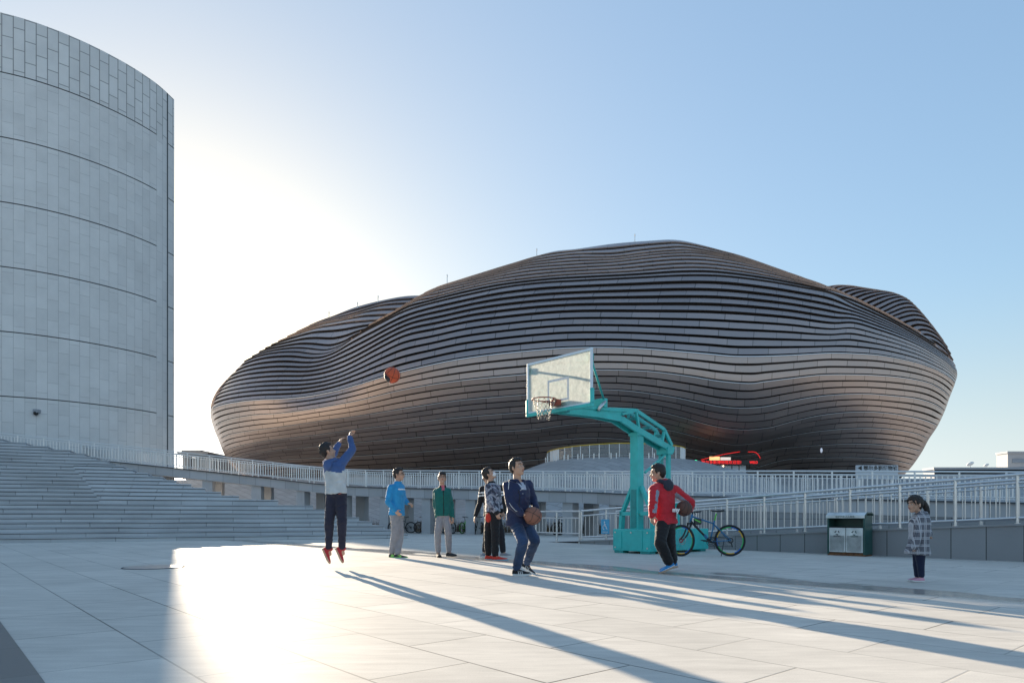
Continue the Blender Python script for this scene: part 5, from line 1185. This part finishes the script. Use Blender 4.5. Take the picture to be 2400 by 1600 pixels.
    hair(P.body, hc, hf, hr, hu, hs_, hairstyle, seed); face(P.body, hc, hf, hr, hu, hs_, glasses, mouth_open, mask)
    if mask:
        e = MB(); e.ell(hc + (hf*.062 - hu*.050) * s, .058*s, .052*s, .050*s, M=Matrix((hr, hf, hu)).transposed(), n=18, m=12); e.build('face_mask', M['white'], P.body, smooth=True)
        e = MB()
        for q in (-1, 1): e.tube([hc + (hr*(q*.05) + hf*.07 - hu*.03) * s, hc + (hr*(q*.08) - hf*.01 + hu*.005) * s], .0018*s, 4)
        e.build('mask_strap', M['white'], P.body)
    for l, sp in zip(legs, shoes): shoe(t, T(l['a']) , Vector(l['toe']), l.get('up', (0, 0, 1)), s, *sp[0], **sp[1])
    if hood:
        e = MB(); cN = P.top + up*.0*s
        def hp(a_, b_, c_): return cN + (r*a_ + f*b_ + up*c_) * s
        for q in (-1, 1):
            e.capsule(hp(q*.02, -.105, -.04), hp(q*.085, -.05, .005), .040*s, .034*s); e.capsule(hp(q*.085, -.05, .005), hp(q*.062, .050, .012), .033*s, .022*s)
            e.capsule(hp(q*.062, .05, .012), hp(q*.03, .085, -.05), .022*s, .016*s)
        e.ell(hp(0, -.115, -.065), .095*s, .045*s, .085*s, M=Matrix((r, f, up)).transposed())
        P.hood = remesh(e, 'hood', hood, t, .010, 3, .005, 10, seed=seed + 2)
    return P
def J(crop, x, y, d):
    x0, y0, k = {'F3': (600, 950, 3.92), 'F4': (850, 1050, 4.704), 'N': (1150, 1060, 5.06), 'Rd': (1500, 1080, 5.6), 'F7': (1850, 1000, 3.483)}[crop]
    return W(x0 + x / k, y0 + y / k, d)
def V(*a): return Vector(a)
def stripe_patch(P, name, pts_, m, wd=.02, th=.004, parent=None):
    """thin tape that follows the garment surface through the given points"""
    dg = DG(); dg.update(); out = []
    o = parent
    for p in pts_:
        ok, loc, nr, _ = o.closest_point_on_mesh(p); out.append(loc + nr * .0035)
    mb = MB(); mb.tube(out, [(wd / 2, th)] * len(out), 8); return mb.build(name, m, o, smooth=True)

# --- boy shooting, seen from behind in mid jump
d = 10.08
M['blue_j'] = cloth('royal_blue_shell', (.05, .10, .25)); M['grey_j'] = cloth('pale_grey_shell', (.46, .50, .52)); M['navy_t'] = cloth('navy_track_pants', (.018, .020, .040)); M['red_shoe'] = cloth('red_shoe', (.38, .03, .04)); M['gum'] = mat('gum_sole', (.42, .30, .22), .7); M['black_cloth'] = cloth('black_cloth', (.014, .014, .016)); M['fl'] = mat('flame_stripe', (.8, .2, .15), .6)
hipc = J('F3', 737, 800, d); top = J('F3', 712, 508, d)
def ja_jump(P):
    def fn(c, n):
        a, b_, h = P.coords(c); lim = .70 - abs(a + .02) * .55 + (.10 if b_ > 0 else 0)
        for ar in P.arms:
            S, E_ = P.T(ar['s']), P.T(ar['e'])
            if (c - S).length < .10 or (abs(a) > .17 and h > .66): return 0
        return 1 if h < lim and abs(a) < .23 else 0
    return fn
arms = [dict(s=J('F3', 655, 530, d + .12), e=J('F3', 715, 440, d + .36), w=J('F3', 760, 352, d + .34), d=V(.35, .25, .75), pn=V(.5, .3, -.6), curl=.55, spread=.5, side=1),
        dict(s=J('F3', 790, 525, d - .02), e=J('F3', 885, 405, d + .05), w=J('F3', 862, 292, d + .12), d=V(.12, .2, .9), pn=V(.7, .5, -.2), curl=1.15, spread=.1, side=-1)]
legs = [dict(h=J('F3', 695, 830, d + .02), k=J('F3', 672, 1065, d - .04), a=J('F3', 668, 1322, d + .03), toe=V(.30, .15, -.80), up=V(.75, .25, .4)),
        dict(h=J('F3', 790, 830, d + .0), k=J('F3', 790, 1065, d - .05), a=J('F3', 790, 1318, d + .05), toe=V(.28, .25, -.80), up=V(.80, .15, .4))]
sh = ((M['red_shoe'], M['gum']), dict(length=.25))
P = person('boy in a blue and pale grey hooded jacket jumping to shoot, back turned', 1.0, hipc, top, V(.62, .78, 0), legs, arms, J('F3', 655, 422, d + .02), V(.80, .45, .32), V(-.35, -.1, .9), jac=[M['blue_j'], M['grey_j']], tro=M['navy_t'], shoes=[sh, sh], jassign=ja_jump, hood=M['blue_j'], seed=3, armr=(.066, .056, .040), legr=(.098, .070, .050), jlen=.02, hem=(.175, .135), wr=.010)
for q in (0, 1):
    l = legs[q]; A = P.T(l['a']); K = P.T(l['k']); mb = MB(); mb.capsule(A + (K-A).normalized()*.05, A + (K-A).normalized()*.0, .042, .036); mb.build('sock', M['black_cloth'], P.root, smooth=True)
stripe_patch(P, 'pocket_zip', [P.T(J('F3', x, 829, d - .25)) for x in (750, 770, 790, 818)], M['fl'], .014, .003, P.trousers)
mb = MB(); a = arms[0]; w0 = P.T(a['w']); dd = (P.T(a['w']) - P.T(a['e'])).normalized(); mb.torus(w0 - dd*.02, .031, .008, dd, 20, 6); mb.build('wrist_band', M['black_cloth'], P.body, smooth=True)

# --- boy in the bright blue jacket
d = 13.05; M['cyan_j'] = cloth('bright_blue_shell', (.025, .27, .55)); M['grey_t'] = cloth('light_grey_sweatpants', (.27, .27, .29)); M['dk_shoe'] = cloth('dark_grey_shoe', (.035, .04, .045)); M['lime'] = cloth('lime_accent', (.25, .60, .12))
arms = [dict(s=J('F4', 308, 440, d - .13), e=J('F4', 280, 590, d - .20), w=J('F4', 358, 688, d - .17), d=V(.75, -.1, -.65), pn=V(.3, .9, -.2), curl=.75, side=1, cuff=.01),
        dict(s=J('F4', 425, 430, d + .12), e=J('F4', 452, 560, d + .20), w=J('F4', 492, 600, d + .08), d=V(.9, -.3, -.25), pn=V(0, .3, -.9), curl=1.2, side=1)]
legs = [dict(h=J('F4', 350, 745, d - .08), k=J('F4', 362, 935, d - .06), a=J('F4', 320, 1158, d - .02), toe=V(.80, -.50, 0)), dict(h=J('F4', 400, 745, d + .08), k=J('F4', 412, 935, d + .04), a=J('F4', 385, 1165, d - .08), toe=V(.98, -.12, 0))]
sh = (([M['dk_shoe'], M['lime']], M['lime']), dict(accent=lambda t, h, x: .25 < t < .55 and h > .01 and h < .055))
P = person('boy in a bright blue jacket and grey sweatpants standing nearest the stairs', 1.0, J('F4', 375, 722, d), J('F4', 388, 385, d), V(.88, -.38, 0), legs, arms, J('F4', 398, 290, d), V(.92, -.25, .08), V(-.05, 0, 1), jac=[M['cyan_j'], M['white']], tro=M['grey_t'], shoes=[sh, sh], glasses=True, seed=11, armr=(.068, .060, .046), legr=(.092, .076, .062), jlen=.03, hem=(.165, .14), jassign=lambda P: (lambda c, n: 1 if abs(P.coords(c)[2] - .80) < .022 and -.11 < P.coords(c)[0] < .13 and P.coords(c)[1] > .02 else 0))

# --- boy in the green jacket
d = 13.05; M['green_j'] = cloth('dark_teal_green_jacket', (.008, .125, .11)); M['pink'] = cloth('pink_shirt', (.5, .12, .16))
arms = [dict(s=J('F4', 806, 478, d + .02), e=J('F4', 800, 615, d + .05), w=J('F4', 818, 752, d - .02), pn=V(.8, .5, 0), curl=.6, side=-1), dict(s=J('F4', 945, 470, d), e=J('F4', 978, 615, d + .05), w=J('F4', 992, 752, d - .02), pn=V(-.8, .4, 0), curl=.6, side=1)]
legs = [dict(h=J('F4', 850, 740, d), k=J('F4', 828, 935, d - .05), a=J('F4', 832, 1150, d), toe=V(.30, -.9, 0)), dict(h=J('F4', 925, 740, d), k=J('F4', 945, 930, d - .05), a=J('F4', 950, 1142, d + .02), toe=V(.85, -.45, 0))]
sh = ((M['dk_shoe'], M['black_cloth']), dict(length=.24))
P = person('boy with glasses in a dark green jacket and grey pants looking up', .94, J('F4', 886, 712, d), J('F4', 880, 425, d), V(.22, -.95, 0), legs, arms, J('F4', 876, 332, d - .02), V(.18, -.90, .28), V(0, .3, 1), jac=[M['green_j'], M['black_cloth'], M['pink']], tro=M['grey_t'], shoes=[sh, sh], glasses=True, seed=21, armr=(.058, .052, .040), legr=(.085, .070, .056), jlen=.06, hem=(.165, .118), hairstyle='fringe',
           jassign=lambda P: (lambda c, n: 2 if (P.coords(c)[2] > .86 and abs(P.coords(c)[0]) < .03 and P.coords(c)[1] > .03) else 1 if (abs(P.coords(c)[0]) < .008 and P.coords(c)[1] > .05 or P.coords(c)[2] > .97) else 0))

# --- boy in black behind
d = 13.35; arms = [dict(s=J('F4', 1322, 450, d), e=J('F4', 1290, 610, d + .02), w=J('F4', 1246, 738, d - .05), pn=V(.9, .2, 0), curl=.4, side=-1), dict(s=J('F4', 1522, 440, d + .02), e=J('F4', 1552, 590, d), w=J('F4', 1562, 700, d), pn=V(-.9, .2, 0), curl=.5)]
legs = [dict(h=J('F4', 1385, 740, d), k=J('F4', 1370, 935, d), a=J('F4', 1345, 1145, d), toe=V(-.35, -.8, 0)), dict(h=J('F4', 1485, 740, d), k=J('F4', 1525, 930, d), a=J('F4', 1548, 1145, d), toe=V(.85, -.5, 0))]
sh = ((cloth('grey_shoe', (.24, .25, .27)), M['sole_white']), {})
P = person('boy in black with white sleeve stripes mostly hidden behind the camouflage sweatshirt', 1.0, J('F4', 1432, 720, d), J('F4', 1420, 405, d), V(.2, -.9, 0), legs, arms, J('F4', 1372, 325, d + .02), V(.3, -.85, .15), jac=[M['black_cloth'], M['white']], tro=cloth('black_track_pants', (.016, .016, .02)), shoes=[sh, sh], seed=31, armr=(.062, .054, .042), jlen=.05,
           jassign=lambda P: (lambda c, n: 1 if abs(P.coords(c)[0]) > .14 and (abs(P.coords(c)[2] - .74) < .028 or abs(P.coords(c)[2] - .64) < .028) else 0))

# --- boy in camouflage with a white mask
d = 12.3
def camo():
    m = cloth('grey_camouflage', (.3, .3, .33)); t, n, l, b = nodes(m); tc = n.new("ShaderNodeTexCoord"); nz = n.new("ShaderNodeTexNoise"); nz.inputs["Scale"].default_value = 11; nz.inputs["Detail"].default_value = 2; nz.inputs["Distortion"].default_value = .8; l.new(tc.outputs["Object"], nz.inputs["Vector"])
    cr = n.new("ShaderNodeValToRGB"); cr.color_ramp.interpolation = 'CONSTANT'; e = cr.color_ramp.elements; e[0].color = (.045, .05, .075, 1); e[1].position = .44; e[1].color = (.14, .15, .20, 1); x = e.new(.52); x.color = (.36, .37, .42, 1); x = e.new(.62); x.color = (.20, .21, .26, 1)
    l.new(nz.outputs[0], cr.inputs[0]); l.new(cr.outputs[0], b.inputs["Base Color"]); return m
M['camo'] = camo(); M['redshoe2'] = cloth('bright_red_shoe', (.60, .05, .03)); M['skyblue'] = mat('light_blue_sole', (.20, .52, .60), .6)
arms = [dict(s=J('F4', 1385, 430, d - .12), e=J('F4', 1400, 600, d - .17), w=J('F4', 1478, 712, d - .16), d=V(.35, -.1, -.9), pn=V(.2, .9, 0), curl=1.1, side=1, cuff=.0), dict(s=J('F4', 1480, 440, d + .14), e=J('F4', 1500, 590, d + .2), w=J('F4', 1530, 690, d + .15), pn=V(0, -.9, 0), curl=.8)]
legs = [dict(h=J('F4', 1400, 740, d + .08), k=J('F4', 1385, 945, d + .08), a=J('F4', 1382, 1178, d + .10), toe=V(.9, -.2, 0)), dict(h=J('F4', 1465, 740, d - .08), k=J('F4', 1462, 940, d - .10), a=J('F4', 1462, 1185, d - .08), toe=V(.97, -.15, 0))]
sh = (([M['redshoe2'], M['redshoe2']], M['skyblue']), dict(length=.29))
P = person('boy in a grey camouflage sweatshirt and white face mask looking straight up', 1.0, J('F4', 1435, 712, d), J('F4', 1418, 385, d), V(.92, .30, 0), legs, arms, J('F4', 1392, 286, d), V(.80, -.12, .55), V(-.6, 0, .8), jac=[M['camo'], M['black_cloth']], tro=M['black_cloth'], shoes=[sh, sh], mask=True, seed=41, armr=(.068, .062, .044), legr=(.098, .074, .062), jlen=-.02, hem=(.165, .14), wr=.011,
           jassign=lambda P: (lambda c, n: 1 if (P.coords(c)[2] < .05 and abs(P.coords(c)[0]) < .30 and (c - P.T(P.arms[0]['w'])).length > .12) or any((c - P.T(a['w'])).length < .055 for a in P.arms) or P.coords(c)[2] > 1.0 else 0))
mb = MB(); Mx_ = Matrix((P.r, P.f, P.up)).transposed(); mb.ell(P.T(J('F4', 1385, 765, d - .13)), .035, .055, .085, M=Mx_, n=12, m=8); remesh(mb, 'red_cloth_in_pocket', M['redshoe2'], P.trousers, .008, 1, .006, 20)

# --- boy in navy jacket holding the ball
d = 9.05; M['navy_j'] = cloth('navy_windbreaker', (.012, .020, .065), rough=.6); M['jeans'] = cloth('blue_jeans', (.022, .048, .11), var=.45, vscale=4, bscale=120); M['tee'] = cloth('pale_grey_tee', (.42, .46, .55)); M['lining'] = cloth('grey_lining', (.40, .42, .46))
bl = BALL_NAVY
arms = [dict(s=J('N', 205, 395, d - .08), e=J('N', 232, 605, d - .14), w=J('N', 362, 722, d - .17), d=V(.78, .25, -.45), pn=(bl - J('N', 395, 745, d - .17)), curl=.62, spread=.30, side=-1, cuff=.01, thumb=V(.75, .1, .65)),
        dict(s=J('N', 440, 385, d + .12), e=J('N', 500, 560, d + .14), w=J('N', 535, 655, d + .02), d=V(.10, -.35, -.85), pn=(bl - J('N', 545, 690, d)), curl=.55, spread=.2, side=1, cuff=.02)]
legs = [dict(h=J('N', 285, 850, d - .05), k=J('N', 385, 1055, d - .26), a=J('N', 305, 1378, d - .05), toe=V(.92, -.36, 0)), dict(h=J('N', 420, 850, d + .10), k=J('N', 525, 1035, d - .02), a=J('N', 425, 1312, d + .32), toe=V(.66, -.48, -.42), up=V(.45, .1, .8))]
sh = ((M['black_cloth'], M['sole_white']), dict(stripes=M['white'], length=.27))
def ja_navy(P):
    def fn(c, n):
        a, b_, h = P.coords(c)
        if b_ > .02 and h > .80 and abs(a - .01) < .045 + (h - .80) * .12: return 1
        return 0
    return fn
P = person('boy in a navy windbreaker and jeans crouching with a brown basketball', .98, J('N', 325, 815, d + .02), J('N', 322, 345, d), V(.72, -.68, 0), legs, arms, J('N', 312, 178, d - .03), V(.72, -.60, .22), V(-.15, .1, 1), jac=[M['navy_j'], M['tee']], tro=M['jeans'], shoes=[sh, sh], seed=51, hood=[M['navy_j']], jassign=ja_navy, armr=(.070, .062, .050), legr=(.092, .072, .058), jlen=.07, hem=(.185, .14), collar=False, mouth_open=True, wr=.011)
stripe_patch(P, 'zip', [P.T(J('N', x, y, d - .2)) for x, y in ((345, 420), (355, 470), (362, 520), (366, 600), (368, 700), (365, 800))], M['black_cloth'], .008, .002, P.jacket)
stripe_patch(P, 'reflective_tab', [P.T(J('N', x, y, d - .2)) for x, y in ((418, 458), (435, 463), (455, 468))], M['white'], .012, .003, P.jacket)
stripe_patch(P, 'piping', [P.T(J('N', x, y, d - .3)) for x, y in ((190, 620), (230, 660), (262, 700), (280, 722))], M['white'], .009, .003, P.jacket)
stripe_patch(P, 'piping', [P.T(J('N', x, y, d - .2)) for x, y in ((395, 428), (425, 408), (455, 385), (476, 372))], M['white'], .007, .003, P.jacket)
mb = MB(); p0 = P.T(J('N', 226, 330, d - .18)); ok, p0, n0, _ = P.jacket.closest_point_on_mesh(p0); p0 = p0 + n0 * .02; mb.tube([p0, p0 - Vector((.008, 0, .09)), p0 - Vector((.012, 0, .17))], .004, 6); mb.capsule(p0 - Vector((.012, 0, .17)), p0 - Vector((.014, 0, .20)), .010, .012); mb.build('drawstring', M['white'], P.hood, smooth=True)

# --- boy in the red jacket walking away to the left
d = 9.5; M['red_j'] = cloth('red_ski_jacket', (.52, .018, .03), rough=.65); M['grey_panel'] = cloth('grey_panel', (.26, .29, .36)); M['char_hood'] = cloth('charcoal_hood', (.030, .033, .05)); M['blue_shoe'] = cloth('bright_blue_shoe', (.04, .26, .58))
br = BALL_RED
arms = [dict(s=J('Rd', 182, 385, d - .14), e=J('Rd', 172, 545, d - .22), w=J('Rd', 160, 705, d - .20), pn=V(.7, .5, 0), curl=.7, side=1, d=V(-.05, -.1, -1), cuff=.0),
        dict(s=J('Rd', 460, 385, d + .06), e=J('Rd', 668, 548, d + .02), w=J('Rd', 655, 635, d + .12), d=V(-.55, .45, -.25), pn=(br - J('Rd', 650, 640, d + .16)), curl=.6, side=1, spread=.2, cuff=.02)]
legs = [dict(h=J('Rd', 285, 840, d - .10), k=J('Rd', 265, 1065, d - .20), a=J('Rd', 385, 1335, d - .05), toe=V(-.80, -.30, -.33), up=V(-.35, .1, .9)), dict(h=J('Rd', 385, 840, d + .08), k=J('Rd', 388, 1075, d + .0), a=J('Rd', 432, 1325, d + .18), toe=V(-.85, .1, -.25), up=V(-.25, 0, .9))]
sh = (([M['blue_shoe'], M['white']], M['gum']), dict(length=.27, accent=lambda t, h, x: h < .018))
def ja_red(P):
    def fn(c, n):
        out = 0
        for i, a in enumerate(P.arms):
            S, E_, W_ = P.T(a['s']), P.T(a['e']), P.T(a['w'])
            for A, B, lo, hi in ((S, E_, .1, 1), (E_, W_, 0, .8)):
                ab = B - A; t_ = (c - A).dot(ab) / ab.length_squared
                if lo < t_ < hi and ((c - A) - ab * t_).length < .085:
                    rad = ((c - A) - ab * t_).normalized(); view = Vector((.75, -.65, 0)) if i == 0 else Vector((-.5, -.6, -.62))
                    if rad.dot(view.normalized()) > .80 - (.25 if A is E_ and t_ > .5 else 0): out = 1
        return out
    return fn
P = person('boy in a red jacket with a charcoal hood with a ball under his arm', .97, J('Rd', 335, 800, d), J('Rd', 292, 268, d), V(-.55, .83, 0), legs, arms, J('Rd', 236, 158, d - .02), V(-.93, .22, -.05), V(-.12, 0, 1), jac=[M['red_j'], M['grey_panel']], tro=M['black_cloth'], shoes=[sh, sh], glasses=True, seed=61, hood=[M['char_hood']], jassign=ja_red, armr=(.074, .066, .056), legr=(.100, .084, .070), jlen=.03, hem=(.185, .15), girth=1.0, wr=.011)
tl_ = text('back_lettering', 'my', .085, tuple(P.T(J('Rd', 472, 640, d - .17))), (R(90), 0, R(12)), M['white'], P.jacket, .004, .004)

# --- little girl in the checked coat
d = 8.1
def plaid():
    m = cloth('checked_wool', (.05, .055, .08)); t, n, l, b = nodes(m); tc = n.new("ShaderNodeTexCoord"); sp = n.new("ShaderNodeSeparateXYZ"); l.new(tc.outputs["Object"], sp.inputs[0])
    hx = sp.outputs[0]
    def lines(src, per, w_, ph=0): return math_node(n, l, 'LESS_THAN', math_node(n, l, 'FRACT', math_node(n, l, 'MULTIPLY_ADD', src, 1/per, ph)), w_)
    z = sp.outputs[2]; big = math_node(n, l, 'MAXIMUM', lines(z, .085, .12), math_node(n, l, 'MAXIMUM', lines(z, .085, .10, .80), math_node(n, l, 'MAXIMUM', lines(hx, .08, .12), lines(hx, .08, .10, .78))))
    sm = math_node(n, l, 'MULTIPLY', math_node(n, l, 'MAXIMUM', lines(z, .0125, .42), lines(hx, .0125, .42)), .26)
    f = math_node(n, l, 'MINIMUM', math_node(n, l, 'MULTIPLY_ADD', big, .62, sm), 1); mx = n.new("ShaderNodeMix"); mx.data_type = 'RGBA'; l.new(f, mx.inputs[0]); mx.inputs[6].default_value = (.035, .038, .06, 1); mx.inputs[7].default_value = (.55, .55, .58, 1)
    l.new(mx.outputs[2], b.inputs["Base Color"]); return m
M['plaid'] = plaid(); M['girl_t'] = cloth('dark_denim_leggings', (.010, .016, .045)); M['pink_shoe'] = cloth('pink_shoe', (.62, .30, .38)); M['coat_hood'] = cloth('grey_wool_hood', (.20, .21, .25))
sgl = .60
arms = [dict(s=J('F7', 1070, 745, d - .09), e=J('F7', 1052, 865, d - .13), w=J('F7', 1028, 968, d - .14), d=V(-.1, 0, -1), pn=V(0, .9, 0), curl=.9, side=1, cuff=-.03, hs=.9), dict(s=J('F7', 1085, 745, d + .11), e=J('F7', 1118, 820, d + .16), w=J('F7', 1138, 872, d + .08), d=V(.3, -.2, -.8), pn=V(0, -.9, 0), curl=1.1, hs=.9)]
legs = [dict(h=J('F7', 1050, 1030, d + .05), k=J('F7', 1040, 1110, d + .05), a=J('F7', 1046, 1222, d + .06), toe=V(-.98, -.1, 0)), dict(h=J('F7', 1072, 1030, d - .05), k=J('F7', 1072, 1120, d - .04), a=J('F7', 1078, 1226, d - .04), toe=V(-.98, -.15, 0))]
sh = ((M['pink_shoe'], M['sole_white']), dict(length=.26))
P = person('little girl with a ponytail in a black and white checked coat', sgl, J('F7', 1050, 985, d), J('F7', 1075, 702, d), V(-.97, -.2, 0), legs, arms, J('F7', 1028, 632, d), V(-.98, -.18, .0), jac=[M['plaid'], M['black_cloth']], tro=M['girl_t'], shoes=[sh, sh], seed=71, hood=[M['coat_hood']], hairstyle='ponytail', armr=(.080, .076, .070), legr=(.086, .070, .058), jlen=.14, hem=(.165, .195), girth=1.22, wr=.004, hsc=.86,
           jassign=lambda P: (lambda c, n: 1 if any((c - P.T(a['w'])).length < .018 for a in P.arms) else 0))

# ------------------------------------------------------------------ lettering becomes real mesh, so it is masked like the rest
dg = bpy.context.evaluated_depsgraph_get(); dg.update()
for o in [o for o in bpy.data.objects if o.type == 'FONT']:
    me = bpy.data.meshes.new_from_object(o.evaluated_get(dg)); n = bpy.data.objects.new(o.name, me); nm = o.name
    n.parent = o.parent; n.matrix_basis = o.matrix_basis.copy(); C.objects.link(n); bpy.data.objects.remove(o); n.name = nm.split('.')[0]
